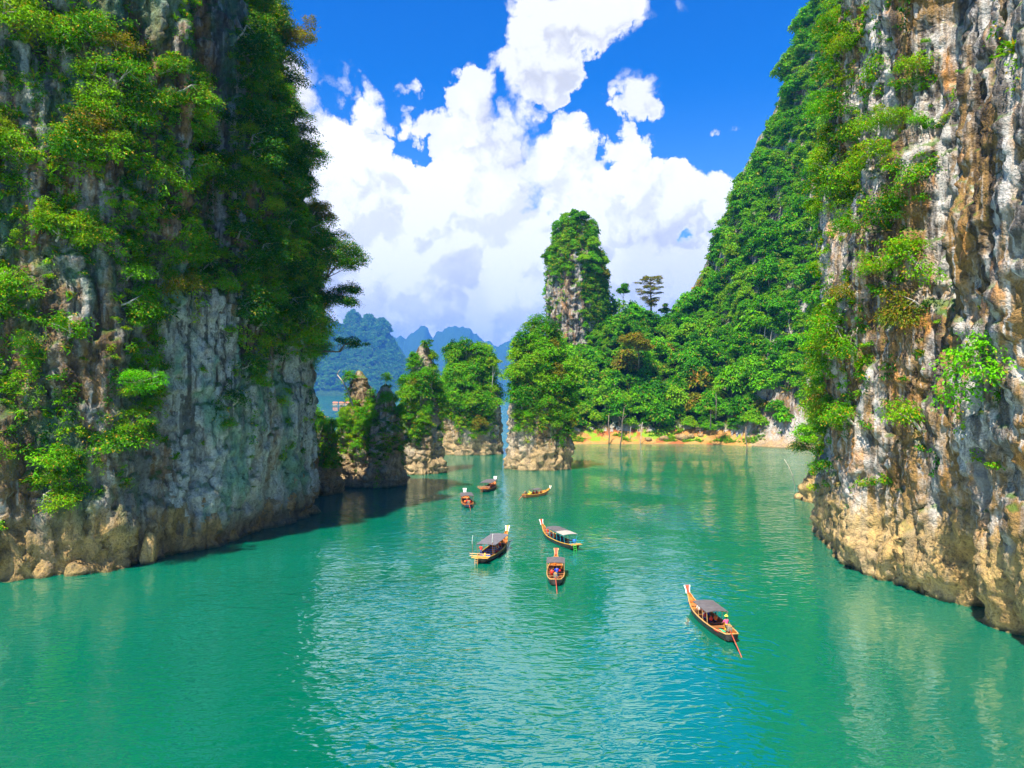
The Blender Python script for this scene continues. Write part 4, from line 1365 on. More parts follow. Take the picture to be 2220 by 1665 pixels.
leaning_tree('overhanging_tree', at(585, 110, 146), at(640, 62, 143), 5.6, LEAF_OLIVE, 'reddish olive tree leaning out to the blue sky at the top of the left cliff', seed=1, airy=1.1)
leaning_tree('overhanging_tree', at(660, 640, 146), at(735, 545, 142), 6.6, LEAF_CLIFF, 'big overhanging tree with bright leaves at the edge of the left cliff', seed=2, nl=20, sprays=22)
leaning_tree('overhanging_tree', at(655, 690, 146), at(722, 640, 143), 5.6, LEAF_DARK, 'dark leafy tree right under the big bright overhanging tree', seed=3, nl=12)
leaning_tree('overhanging_tree', at(590, 290, 146), at(628, 225, 143), 5.4, LEAF_CLIFF, 'sunlit tree high on the left buttress above the white cloud edge', seed=4, nl=12)
leaning_tree('overhanging_tree', at(610, 350, 147), at(650, 325, 145), 4.8, LEAF_DARK, 'sparse dark tree hanging off the left buttress into the cloud', seed=5, airy=1.25)
leaning_tree('overhanging_tree', at(620, 500, 147), at(684, 460, 145), 4.8, LEAF_OLIVE, 'sparse olive tree hanging above the big bright overhanging tree', seed=6, airy=1.25)
leaning_tree('overhanging_tree', at(690, 765, 147), at(762, 742, 145), 3.6, LEAF_DARK, 'low thin tree reaching over the blue mountain from the left cliff', seed=7, airy=1.35, flat=0.35)
leaning_tree('overhanging_tree', at(560, 60, 146), at(575, 20, 142), 4.2, LEAF_CLIFF, 'green tree at the top of the left buttress beside the olive one', seed=8)
leaning_tree('cliff_bush', at(540, 285, 140), at(560, 250, 136), 2.6, LEAF_RUST, 'yellow orange bush hanging in the shaded part of the left cliff', 'bush', seed=9, bark=BARK_PALE)
leaning_tree('cliff_bush', at(270, 855, 104), at(308, 822, 100), 3.6, LEAF_BRIGHT, 'large lime green bush beside the pale hollow of the left cliff', 'bush', seed=10, sprays=28, leaves=20, llen=0.25, nl=13, bark=BARK_PALE)
leaning_tree('cliff_bush', at(255, 925, 104), at(290, 915, 100), 2.9, LEAF_CLIFF, 'bush hanging below the large lime green bush on the left cliff', 'bush', seed=11, sprays=28, leaves=24, llen=0.22, bark=BARK_PALE)
leaning_tree('cliff_bush', at(110, 1000, 100), at(140, 985, 96), 3.6, LEAF_CLIFF, 'wide bush low on the left cliff above the yellowish foot', 'bush', seed=12, sprays=28, leaves=24, llen=0.23, bark=BARK_PALE)
leaning_tree('cliff_bush', at(1770, 965, 163), at(1765, 935, 158), 4.6, LEAF_BRIGHT, 'bright bush drooping over the small rocky point at the right shore', 'bush', seed=13, sprays=18, llen=0.42)
leaning_tree('hillside_tree', at(1385, 800, 372), at(1385, 742, 366), 9.0, LEAF_OLIVE, 'large round olive tree in the middle of the forest', seed=14, llen=0.85, nl=16, sprays=9, airy=0.85)
leaning_tree('skyline_tree', at(1351, 668, 428), at(1351, 625, 428), 4.6, LEAF_JUNGLE, 'small round tree on the skyline between the pinnacle and the tall tree', seed=15, llen=0.75, nl=9)
leaning_tree('skyline_tree', at(1445, 690, 428), at(1445, 668, 428), 4.4, LEAF_DARK, 'low tree on the skyline right of the tall bare-trunked tree', seed=16, llen=0.75, nl=9)
leaning_tree('islet_top_tree', at(1066, 850, 283), at(1070, 785, 281), 3.6, LEAF_CLIFF, 'slim pale-stemmed tree leaning into the gap between the islets', seed=17, llen=0.5, bark=BARK_PALE, airy=1.2, nl=8)
leaning_tree('islet_top_tree', at(922, 800, 220), at(925, 745, 220), 2.4, LEAF_JUNGLE, 'small tree right at the tip of the bare brown spire', seed=18, llen=0.4, nl=8)

# the tall emergent tree with layered branches
rr = random.Random(77)
base = at(1411, 700, 428)
e = empty('emergent_tree', base)
tag(e, 'tall emergent tree with a wide thin layered crown on the skyline', 'tree')
tm = MB(); H_ = 27.0
tm.tube([(0, 0, -3), (0.2, 0, 8), (-0.1, 0, 17), (0.2, 0, H_)], [0.65, 0.5, 0.36, 0.08], 8)
lobes = []
for q in range(56):
    z = rr.uniform(9.5, H_)
    w = 8.4 * math.sin(math.pi * min(1, max(0.12, (H_ + 2.2 - z) / 21.0)) ** 0.8) * rr.uniform(0.45, 1.0)
    an = rr.uniform(0, 6.28)
    p = (math.cos(an) * w, math.sin(an) * w, z + w * 0.16)
    tm.tube(bent((0.1, 0, z - 1.0), p, 0.5, 4, rr), [0.17, 0.12, 0.08, 0.03], 5)
    lobes.append((p[0], p[1], p[2] + 0.3, rr.uniform(1.3, 2.1), 0.40))
tm.build('trunk', BARK, e, True)
obj('crown', crown_mesh('crown', lobes, 15, 9, 0.62, LEAF_OLIVE, 4, droop=0.1, flat=0.25, spray_r=0.45), e)


# palms at the foot of the forest
def palm(root, h, fl, label, seed, n=15):
    rr = random.Random(seed)
    e = empty('palm_tree', root)
    tag(e, label, 'palm')
    MB().tube([(0, 0, -1), (0.2, 0, h * 0.5), (0, 0.1, h)], [0.28, 0.22, 0.18], 7).build('trunk', BARK, e, True)
    for k in range(n):
        an = 2 * math.pi * k / n + rr.uniform(-.15, .15); el0 = rr.uniform(-0.1, 1.1)
        C, A, Nn, L = [], [], [], []
        for j in range(16):
            t = (j + 1) / 16
            r_ = fl * t * math.cos(el0) * 0.95; z = h + fl * (math.sin(el0) * t - 0.75 * t * t)
            d = Vector((math.cos(an), math.sin(an), 0)); sd = Vector((-d.y, d.x, 0))
            for sg in (-1, 1):
                c = d * r_ + Vector((0, 0, z)) + sd * sg * 0.45 + Vector((0, 0, -0.15))
                C.append(c); A.append(sd * sg + d * 0.6 + Vector((0, 0, -0.5))); Nn.append(Vector((0, 0, 1)) - sd * sg * 0.3); L.append(1.15 * (1.15 - 0.6 * t))
        C = np.array(C); A = np.array(A); Nn = np.array(Nn); Nn /= np.linalg.norm(Nn, axis=1)[:, None]; L = np.array(L)
        v, f = leaf_faces(C, A, Nn, L, L * 0.2)
        obj('frond', mesh_np('frond', v, f, LEAF_BRIGHT if k % 3 else LEAF_OLIVE, False), e)
    return e


palm(at(1552, 905, 331), 13.0, 7.5, 'palm with drooping fronds at the foot of the right mountain', 5)
palm(at(1540, 925, 328), 8.0, 6.0, 'shorter palm right beside the tall palm by the bank', 6, 12)


# ------------------------------------------------------------------ dead trees and sticks standing in the water
def snag(pts, r0, r1, label, mat=BARK_PALE, twigs=(), name='dead_tree', cat='dead tree'):
    base = Vector(pts[0])
    e = empty(name, base)
    tag(e, label, cat)
    pp = [Vector(p) - base for p in pts]
    n = len(pp)
    MB().tube(pp, [r0 + (r1 - r0) * k / (n - 1) for k in range(n)], 7).build('trunk', mat, e, True)
    for (k, off) in twigs:
        off = Vector(off)
        MB().tube([pp[k], pp[k] + off * 0.5 + Vector((0, 0, 0.15 * off.length)), pp[k] + off], [r1 * 1.2, r1, r1 * 0.4], 5).build('branch', mat, e, True)
    return e


def up_from(px, py, ptop, jx=0, n=4):
    b = on_water(px, py); t = at(px + jx, ptop, b.y)
    b.z = -1.0
    return [b.lerp(t, k / (n - 1)) + Vector((0.25 * math.sin(k * 2.1), 0, 0)) for k in range(n)]


snag(up_from(1344, 968, 885, 9), 0.32, 0.12, 'forked dead tree standing in the water off the bank', BARK, [(2, (2.2, 0, 3.0)), (2, (-1.6, 0, 2.4)), (3, (1.4, 0, 1.6))])
snag(up_from(1320, 962, 900, 0), 0.30, 0.2, 'straight dead trunk at the left end of the bank', BARK)
snag(up_from(1387, 962, 915, 6), 0.2, 0.1, 'thin pale leaning stem on the bank beside the grass', BARK_PALE)
snag(up_from(1364, 960, 925, 4), 0.16, 0.08, 'short pale stem on the bank between two dead trees', BARK_PALE)
snag(up_from(1619, 985, 925, -2), 0.26, 0.16, 'dead stump standing in the water before the right mountain', BARK)
snag(up_from(1557, 955, 865, -3), 0.24, 0.12, 'tall thin dead stem under the palms', BARK_PALE)
b0_ = on_water(1725, 1060); b0_.z = -0.5
snag([b0_, at(1718, 1030, 181), at(1708, 1008, 181.5), at(1700, 995, 182)], 0.12, 0.06, 'thin bent stick poking out of the water near the right cliff', BARK_PALE, name='stick', cat='stick')
b0_ = on_water(857, 1050); b0_.z = -0.5
snag([b0_, at(864, 1043, 190), at(869, 1036, 190), at(872, 1030, 190)], 0.16, 0.08, 'dark branch sticking out of the water beside the dark rock stack', BARK_DARK, [(2, (-0.6, 0, 1.0))], name='stick', cat='stick')
snag([at(765, 880, 178), at(755, 850, 178), at(742, 826, 178), at(731, 812, 178)], 0.22, 0.1, 'bare white dead tree in front of the far mountain beside the stack', BARK_PALE, [(2, (1.6, 0, 1.2)), (1, (1.8, 0, 1.5)), (3, (0.8, 0, 1.2))])
snag([at(1900, 330, 98), at(1893, 318, 96), at(1897, 305, 95), at(1890, 297, 94)], 0.10, 0.04, 'pale bare twig in front of the overgrown gully', BARK_PALE, [(1, (-0.6, 0, .5)), (2, (.5, 0, .6))])
snag([at(1995, 300, 86), at(2000, 285, 85), at(1996, 272, 85)], 0.08, 0.04, 'small pale twig high in the overgrown gully', BARK_PALE, [(1, (-0.5, 0, .5))])

# ------------------------------------------------------------------ loose rocks
def boulder(loc, size, mat, label, seed, name='boulder', cat='boulder'):
    r = np.random.default_rng(seed)
    bm_ = bmesh.new()
    bmesh.ops.create_icosphere(bm_, subdivisions=3, radius=1.0)
    v = np.array([p.co[:] for p in bm_.verts])
    d = 0.28 * fbm(v * 1.1 + seed, 3) + 0.10 * ridged(v * 2.2 + seed, 2)
    cut = np.clip((v @ r.normal(size=3)) - 0.55, 0, None)
    v = v * (1 + d - 0.35 * cut)[:, None] * np.array(size)
    for p, c in zip(bm_.verts, v):
        p.co = c
    me_ = bpy.data.meshes.new(name); bm_.to_mesh(me_); bm_.free()
    me_.polygons.foreach_set('use_smooth', [True] * len(me_.polygons))
    me_.materials.append(mat)
    o_ = obj(name, me_, None, loc)
    o_.rotation_euler = (0, 0, float(r.uniform(0, 6.28)))
    tag(o_, label, cat)
    return o_


p_ = on_water(318, 1222)
boulder((p_.x, p_.y + 0.6, 1.6), (1.15, 1.1, 3.0), ROCK_RIGHT, 'yellowish standing rock in the water at the foot of the left cliff', 3, 'standing_rock', 'rock')
for k, (px, py, sz, lb) in enumerate([(640, 1122, 2.2, 'reddish boulder at the waterline below the shaded left wall'), (672, 1114, 1.8, 'rounded boulder at the outer corner of the left cliff foot'), (612, 1130, 1.3, 'small boulder left of the reddish one under the left wall'),
                                      (170, 1245, 1.9, 'pale boulder at the foot of the left cliff near the left edge'), (1752, 1078, 2.2, 'tan boulder at the tip of the small rocky point'), (1738, 1082, 1.4, 'low rock just off the small rocky point')]):
    p_ = on_water(px, py)
    boulder((p_.x, p_.y + 0.8, 0.3), (sz, sz * 0.8, sz * 0.7), ROCK_LEFT if px < 700 else ROCK_RIGHT, lb, 20 + k)
for k, (px, py, sz, lb) in enumerate([(1440, 944, 2.6, 'brown boulder on the bank beside the red earth'), (1478, 940, 3.2, 'widest dark boulder on the bank'), (1497, 943, 2.2, 'dark boulder on the right of the widest one'), (1405, 950, 1.8, 'small boulder left of the red earth on the bank'), (1520, 950, 1.6, 'small boulder in the grass on the bank')]):
    Y = 348.0
    x = (px - CX) / FPX * Y
    z = float(hill_height(np.array([x]), np.array([Y]))[0])
    boulder((x, Y, z + 0.3), (sz, sz * 0.8, sz * 0.6), ROCK_LEFT, lb, 40 + k)

# grass on the bank
gw = sstep(0.8, 1.6, HV[..., 2]) * (1 - sstep(4.5, 7.0, HV[..., 2])) * (GX > 24) * (GX < 118) * sstep(0.05, 0.35, fbm(HV * 0.055 + 31, 2)) * (GY < 375)
P, Q = pick(HV, HN, gw, 900, 0.5, rng, face=False)
n = len(P)
GRASS = [tuft_proto(10, 40, 1.1, LEAF_BRIGHT, 0.0), tuft_proto(11, 36, 0.9, LEAF_OLIVE, 0.1)]
s_ = rng.uniform(0.6, 1.5, n)
stuff('bank_grass', 'grass', GRASS, P, np.stack([np.zeros(n), np.zeros(n), rng.uniform(0, 6.28, n)], 1), np.stack([s_, s_, s_], 1), (rng.random(n) < 0.2).astype(int), 'patches of fresh green grass on the sandy bank', 'grass')

# ------------------------------------------------------------------ raft houses far across the lake
RAFT_ROOF = paint('raft_roof', (0.62, 0.17, 0.07), 0.7)
RAFT_WALL = paint('raft_wall', (0.40, 0.25, 0.14), 0.8)
for k, px in enumerate((727, 741, 753, 766, 797, 808)):
    Y = 1450.0
    x = (px - CX) / FPX * Y
    e = empty('raft_house', (x, Y, 0))
    tag(e, ('orange-roofed raft house on the far lake, %s of the row' % ('leftmost', 'second from left', 'third from left', 'fourth from left', 'fifth from left', 'rightmost')[k]), 'raft house', 'raft houses across the lake')
    MB().box((0, 0, 0.2), (10.5, 6, 0.6)).build('raft', RAFT_WALL, e)
    MB().box((0, 0, 1.8), (9, 4.4, 2.6)).build('wall', RAFT_WALL, e)
    MB().add([(-5.4, -3, 3.1), (5.4, -3, 3.1), (5.4, 3, 3.1), (-5.4, 3, 3.1), (-4.6, 0, 5.2), (4.6, 0, 5.2)], [(0, 1, 5, 4), (2, 3, 4, 5), (1, 2, 5), (3, 0, 4), (0, 3, 2, 1)]).build('roof', RAFT_ROOF, e)

# ------------------------------------------------------------------ long-tail boats
WOOD_ORANGE = paint('varnished_orange_wood', (0.50, 0.155, 0.022), 0.4, 0.5, 0.4, 1.5)
WOOD_BROWN = paint('brown_wood', (0.26, 0.10, 0.03), 0.5, 0.45, 0.35, 1.5)
WOOD_GOLD = paint('golden_wood', (0.66, 0.32, 0.06), 0.4, 0.5, 0.3, 1.5)
HULL_DARK = paint('tarred_hull', (0.035, 0.022, 0.016), 0.45, 0.5, 0.4, 1.2)
HULL_BLUE = paint('dark_blue_hull', (0.02, 0.035, 0.07), 0.45, 0.5, 0.4, 1.2)
TRIM_CREAM = paint('pale_wood_trim', (0.50, 0.27, 0.09), 0.5)
TRIM_YELLOW = paint('yellow_trim', (0.50, 0.26, 0.03), 0.5)
PROW_RED = paint('red_prow', (0.62, 0.07, 0.03), 0.45)
WHITE_P = paint('white_paint', (0.80, 0.78, 0.72), 0.5, var=0.12)
CANVAS = paint('dark_canvas', (0.105, 0.095, 0.10), 0.85, 0.2, 0.25, 2.0, bump=0.3)
CANVAS_L = paint('pale_canvas', (0.34, 0.31, 0.27), 0.85, 0.2, 0.15, 2.0, bump=0.3)
TEAL_P = paint('teal_paint', (0.02, 0.30, 0.34), 0.5)
GREEN_P = paint('green_paint', (0.06, 0.50, 0.05), 0.5)
BLUE_P = paint('blue_plastic', (0.01, 0.12, 0.60), 0.4)
YEL_P = paint('yellow_plastic', (0.80, 0.50, 0.02), 0.4)
RED_C = paint('red_cloth', (0.65, 0.025, 0.015), 0.8)
GRN_C = paint('green_cloth', (0.02, 0.50, 0.22), 0.8)
METAL = paint('worn_steel', (0.42, 0.36, 0.25), 0.4, 0.5, 0.5, 6.0, metal=0.7)
METAL_D = paint('oily_iron', (0.07, 0.06, 0.045), 0.5, 0.5, 0.5, 6.0, metal=0.5)
SHAFT = paint('red_oxide_shaft', (0.48, 0.08, 0.04), 0.5)
BLACK = paint('black_rubber', (0.02, 0.02, 0.022), 0.6)


class Boat:
    def __init__(self, stern, bow, L, B, bowh, label, hull=HULL_DARK, trim=TRIM_CREAM, inner=WOOD_ORANGE, group='long-tail boats on the lake'):
        stern, bow = Vector(stern), Vector(bow)
        d = (bow - stern); d.z = 0; d.normalize()
        self.rz = math.atan2(d.y, d.x) - math.pi / 2
        c = (stern + bow) * 0.5
        self.root = empty('long_tail_boat', (c.x, c.y, 0), self.rz)
        tag(self.root, label, 'boat', group)
        self.L, self.B, self.bowh = L, B, bowh
        self.ts = [0, .06, .14, .25, .38, .52, .64, .75, .84, .90, .95, 1.0]
        self.ws = [.58, .72, .86, .96, 1.0, .98, .90, .74, .52, .34, .20, .13]
        self.gz = [.86, .80, .72, .66, .62, .62, .66, .76, .98, .50 + .5 * bowh * .62, .30 + bowh * .72, bowh]
        self.kz = [.12, .0, -.15, -.28, -.34, -.34, -.30, -.20, .06, .40, .30 + bowh * .42, bowh - .30]
        self._hull(hull, trim, inner)

    def st(self, t):
        return np.interp(t, self.ts, self.ws) * self.B / 2, float(np.interp(t, self.ts, self.gz)), float(np.interp(t, self.ts, self.kz))

    def y(self, t):
        return (t - 0.5) * self.L

    def shell(self, inset, zlift, n=26, k=9):
        V = np.zeros((n, k, 3))
        for i, t in enumerate(np.linspace(0, 1, n)):
            w, g, z = self.st(t)
            w = max(w - inset, 0.02); z = min(z + zlift, g - 0.02)
            for j in range(k):
                a = math.pi * (j / (k - 1))
                cx = -math.cos(a); cz = math.sin(a)
                V[i, j] = (w * np.sign(cx) * abs(cx) ** 0.55, self.y(t) * (1 - (inset * 0.3) / self.L), g + (z - g) * cz ** 0.7)
        return V

    def _hull(self, hull, trim, inner):
        R = self.root
        V = self.shell(0, 0); n, k = V.shape[:2]
        F = list(map(tuple, grid_faces(n, k)))
        F.append(tuple(range(k)))                                    # transom
        F.append(tuple((n - 1) * k + j for j in range(k - 1, -1, -1)))
        me_ = bpy.data.meshes.new('hull'); me_.from_pydata([tuple(p) for p in V.reshape(-1, 3)], [], F); me_.materials.append(hull)
        me_.polygons.foreach_set('use_smooth', [True] * len(me_.polygons)); obj('hull', me_, R)
        V2 = self.shell(0.06, 0.10)
        V2[..., 2] += 0.012
        obj('inner_planking', mesh_np('inner_planking', V2.reshape(-1, 3), grid_faces(n, k)[:, ::-1], inner), R)
        for j, nm in ((0, -1), (k - 1, 1)):                          # rub rails
            pts = [tuple(V[i, j] + np.array([0, 0, 0.02])) for i in range(n)]
            MB().tube(pts, [0.075] * (n - 3) + [0.07, 0.06, 0.05], 6).build('gunwale', trim, R, True)
        pts = [tuple((V[0, 0] * (1 - q) + V[0, k - 1] * q) + np.array([0, -0.01, 0.02])) for q in (0, .5, 1)]
        MB().tube(pts, 0.06, 6).build('stern_rail', trim, R, True)
        # floor boards, fore deck, thwarts
        m = MB()
        for i in range(15):
            t = 0.06 + 0.68 * i / 14
            w = self.st(t)[0] * 0.72
            m.box((0, self.y(t), 0.10), (2 * w, self.L * 0.68 / 14 - 0.03, 0.04))
        m.build('floor_boards', WOOD_BROWN if inner is not WOOD_GOLD else WOOD_GOLD, R)
        m = MB()
        vs = []
        for t in np.linspace(0.74, 0.97, 9):
            w, g, z = self.st(t)
            vs += [(-(w - 0.06), self.y(t), g - 0.14), (w - 0.06, self.y(t), g - 0.14)]
        fs = [(2 * i, 2 * i + 1, 2 * i + 3, 2 * i + 2) for i in range(8)]
        m.add(vs, fs).build('fore_deck', WOOD_ORANGE if inner is WOOD_ORANGE else inner, R)
        for t in (0.70, 0.78, 0.87):
            w, g, z = self.st(t)
            MB().box((0, self.y(t), g - 0.07), (2 * w - 0.1, 0.13, 0.07)).build('cross_beam', WOOD_BROWN, R)

    def prow(self, mat=PROW_RED, edge=WHITE_P, h=0.95, w0=0.34, w1=0.62):
        y0, z0 = self.y(1.0) - 0.02, self.bowh - 0.10
        dy, dz = 0.42 * h, 0.90 * h
        def plate(a0, a1, th, off):
            vs = []
            for (w, q) in ((a0, 0.0), ((a0 * .55 + a1 * .45) * 0.86, 0.5), (a1, 1.0)):
                for sy in (-th, th):
                    vs += [(-w / 2, y0 + dy * q + sy * 0.9 + off, z0 + dz * q - sy * 0.42), (w / 2, y0 + dy * q + sy * 0.9 + off, z0 + dz * q - sy * 0.42)]
            fs = [(0, 1, 5, 4), (4, 5, 9, 8), (3, 2, 6, 7), (7, 6, 10, 11), (0, 4, 6, 2), (4, 8, 10, 6), (1, 3, 7, 5), (5, 7, 11, 9), (8, 9, 11, 10), (1, 0, 2, 3)]
            return MB().add(vs, fs)
        e = plate(w0 + 0.16, w1 + 0.18, 0.045, 0.0).build('prow_board', edge, self.root)
        plate(w0 * 0.8, w1 * 0.8, 0.062, 0.0).build('prow_panel', mat, e)

    def canopy(self, t0, t1, z=1.95, wide=1.12, mat=CANVAS, posts=3, pmat=WOOD_BROWN, split=None, mat2=None, arch=0.12, tilt=0.0):
        R = self.root
        W_ = self.B / 2 * wide
        segs = [(t0, t1, mat)] if split is None else [(t0, split, mat2), (split + 0.004, t1, mat)]
        zz = lambda t: z + tilt * (t - t0)
        for (a, b, mt) in segs:
            n, k = 7, 9
            top = np.zeros((n, k, 3)); bot = np.zeros((n, k, 3))
            for i in range(n):
                t = a + (b - a) * i / (n - 1)
                for j in range(k):
                    u = -1 + 2 * j / (k - 1)
                    sag = 0.035 * math.sin(i * math.pi) + 0.03 * (i % 2)
                    top[i, j] = (u * W_, self.y(t), zz(t) + arch * (1 - u * u) - sag)
                    bot[i, j] = top[i, j] - np.array([0, 0, 0.05])
            V = np.concatenate([top.reshape(-1, 3), bot.reshape(-1, 3)])
            F = grid_faces(n, k); G = F[:, ::-1] + n * k
            ed = [i * k for i in range(n)], [i * k + k - 1 for i in range(n)], list(range(k)), [(n - 1) * k + j for j in range(k)]
            E = []
            for lst in ed:
                for p, q in zip(lst[:-1], lst[1:]):
                    E.append((p, q, q + n * k, p + n * k))
            obj('canopy', mesh_np('canopy', V, np.concatenate([F, G, np.array(E)]), mt, False), R)
        for i in range(posts):
            t = t0 + 0.01 + (t1 - t0 - 0.02) * i / (posts - 1)
            w, g, kz = self.st(t)
            for sx in (-1, 1):
                MB().tube([(sx * (w - 0.03), self.y(t), g - 0.1), (sx * W_ * 0.95, self.y(t), zz(t) - 0.03)], 0.035, 6).build('post', pmat, R)
            MB().tube([(-W_ * 0.96, self.y(t), zz(t) - 0.08), (0, self.y(t), zz(t) - 0.08 + arch), (W_ * 0.96, self.y(t), zz(t) - 0.08)], 0.03, 6).build('roof_bow', pmat, R)
        for sx in (-1, 1):
            MB().tube([(sx * W_ * 0.97, self.y(t0), zz(t0) - 0.07), (sx * W_ * 0.97, self.y(t1), zz(t1) - 0.07)], 0.035, 6).build('roof_rail', pmat, R)

    def benches(self, ts, mat=WOOD_BROWN):
        for t in ts:
            w, g, k = self.st(t)
            MB().box((0, self.y(t), 0.42), (2 * w - 0.16, 0.34, 0.05)).build('bench', mat, self.root)

    def engine(self, swing=0.0, length=5.2, dip=1.35):
        R = self.root
        y0 = self.y(0.055); z0 = 1.12
        e = bpy.data.objects.new('engine', None); link(e, R); e.location = (0, y0, z0); e.rotation_euler = (0, 0, swing)
        MB().box((0, 0.1, 0.02), (0.46, 0.72, 0.42)).box((0, 0.1, 0.27), (0.30, 0.62, 0.12)).build('engine_block', METAL, e)
        MB().tube([(-0.22, 0.42, 0.16), (-0.30, 0.42, 0.16)], 0.17, 12).tube([(0.20, 0.1, 0.18), (0.38, 0.0, 0.30), (0.42, -0.35, 0.45)], 0.055, 7).tube([(0, 0.45, 0.0), (0, 0.56, 0.0)], 0.21, 14).build('exhaust_and_pulleys', METAL_D, e)
        MB().tube([(0, 0.1, 0.32), (0, 0.1, 0.47)], 0.15, 12).box((0.1, -0.18, 0.36), (0.2, 0.22, 0.12)).build('air_filter', TRIM_CREAM, e)
        MB().box((0, 0.1, -0.24), (0.6, 0.10, 0.10)).tube([(0, 0.1, -0.25), (0, 0.1, -0.75)], 0.07, 8).build('pivot', METAL_D, e)
        MB().tube([(0.18, 0.4, 0.1), (0.34, 1.3, 0.32)], 0.025, 6).build('tiller', METAL, e)
        a = math.asin((dip) / length)
        pts = [(0, -0.25, -0.05), (0, -0.25 - length * 0.5 * math.cos(a), -0.05 - length * 0.5 * math.sin(a) + 0.05), (0, -0.25 - length * math.cos(a), -0.05 - length * math.sin(a))]
        s_ = MB().tube(pts, [0.065, 0.05, 0.035], 8).build('tail_shaft', SHAFT, e, True)

    def stern_platform(self, mat=WOOD_GOLD, rail=WOOD_GOLD, ladder=WOOD_GOLD, wide=1.15):
        R = self.root
        w = self.B / 2 * wide
        y0 = self.y(0.0)
        MB().box((0, y0 - 0.15, 0.92), (2 * w * 0.8, 0.9, 0.07)).build('stern_deck', mat, R)
        for zz in (1.2, 1.5):
            MB().tube([(-w, y0 - 0.45, zz), (w, y0 - 0.45, zz)], 0.045, 6).build('rail', rail, R)
        for sx in (-1, -0.33, 0.33, 1):
            MB().tube([(sx * w * 0.78, y0 - 0.45, 0.9), (sx * w * 0.78, y0 - 0.45, 1.55)], 0.035, 6).build('rail_post', rail, R)
        m = MB()
        for sx in (-0.22, 0.22):
            m.tube([(sx - w * 0.30, y0 - 0.62, 0.98), (sx - w * 0.30, y0 - 0.95, -0.35)], 0.035, 6)
        l = m.build('ladder', ladder, R)
        for q in range(4):
            f = (q + 0.5) / 4.6
            MB().box((-w * 0.30, y0 - 0.62 - 0.33 * f, 0.98 - 1.33 * f), (0.46, 0.13, 0.05)).build('rung', ladder, l)

    def stripe(self, mat):
        V = self.shell(-0.012, 0)
        pts = [tuple(V[i, 0] * (1, 1, 1) + np.array([0, 0, -0.16])) for i in range(20)]
        MB().tube(pts, 0.05, 5).build('hull_stripe', mat, self.root, True)
        pts = [tuple(V[i, -1] + np.array([0, 0, -0.16])) for i in range(20)]
        MB().tube(pts, 0.05, 5).build('hull_stripe', mat, self.root, True)

    def world(self, x, t, z):
        return self.root_matrix() @ Vector((x, self.y(t), z))

    def root_matrix(self):
        return Matrix.Translation(self.root.location) @ Matrix.Rotation(self.rz, 4, 'Z')


# ------------------------------------------------------------------ people
SKIN = paint('skin', (0.30, 0.15, 0.085), 0.6, 0.3, 0.1)
HAIR = paint('black_hair', (0.015, 0.012, 0.01), 0.6)
_cloth = {}


def cloth(name, col):
    if name not in _cloth:
        _cloth[name] = paint('cloth_' + name, col, 0.85, 0.15, 0.2, 5.0)
    return _cloth[name]


# joints: name, position, radius, parent, clothing zone
def pose(kind):
    if kind == 'stand':
        hip, kneeL, footL, kneeR, footR = (0, 0, .92), (-.10, .03, .50), (-.11, 0, .07), (.12, .05, .50), (.13, .10, .07)
        ch = (0, 0, 1.30)
        elL, haL, elR, haR = (-.27, -.04, 1.12), (-.26, .16, .92), (.29, .02, 1.12), (.24, .26, 1.00)
    elif kind == 'steer':
        hip, kneeL, footL, kneeR, footR = (0, 0, .88), (-.12, .10, .48), (-.15, -.02, .07), (.15, .06, .48), (.20, -.10, .07)
        ch = (0.02, .10, 1.24)
        elL, haL, elR, haR = (-.32, .12, 1.08), (-.42, .28, .92), (.27, .14, 1.06), (.12, .36, .98)
    else:
        hip, kneeL, footL, kneeR, footR = (0, 0, .14), (-.13, .42, .20), (-.13, .46, -.26), (.13, .42, .20), (.13, .48, -.26)
        ch = (0, .03, .55)
        elL, haL, elR, haR = (-.26, .06, .34), (-.15, .34, .26), (.26, .06, .34), (.15, .34, .26)
    c = Vector(ch); h = Vector(hip)
    nk = c + Vector((0, 0.02, .20)); hd = c + Vector((0, .04, .38)); tp = c + Vector((0, .03, .50))
    J = [('hip', h, .145, None, 'p'), ('waist', h.lerp(c, .45), .125, 'hip', 's'), ('chest', c, .155, 'waist', 's'), ('neck', nk, .058, 'chest', 'k'), ('head', hd, .098, 'neck', 'k'), ('crown', tp, .085, 'head', 'h'),
         ('shL', c + Vector((-.17, 0, .08)), .075, 'chest', 's'), ('elL', elL, .048, 'shL', 's'), ('haL', haL, .036, 'elL', 'k'), ('fiL', Vector(haL) + Vector((.0, .09, -.02)), .026, 'haL', 'k'),
         ('shR', c + Vector((.17, 0, .08)), .075, 'chest', 's'), ('elR', elR, .048, 'shR', 's'), ('haR', haR, .036, 'elR', 'k'), ('fiR', Vector(haR) + Vector((.0, .09, -.02)), .026, 'haR', 'k'),
         ('thL', h + Vector((-.09, .02, -.04)), .095, 'hip', 'p'), ('knL', kneeL, .062, 'thL', 'p'), ('foL', footL, .046, 'knL', 'k'), ('toL', Vector(footL) + Vector((0, .15, -.03)), .036, 'foL', 'k'),
         ('thR', h + Vector((.09, .02, -.04)), .095, 'hip', 'p'), ('knR', kneeR, .062, 'thR', 'p'), ('foR', footR, .046, 'knR', 'k'), ('toR', Vector(footR) + Vector((0, .15, -.03)), .036, 'foR', 'k')]
    return J


_pose_mesh = {}


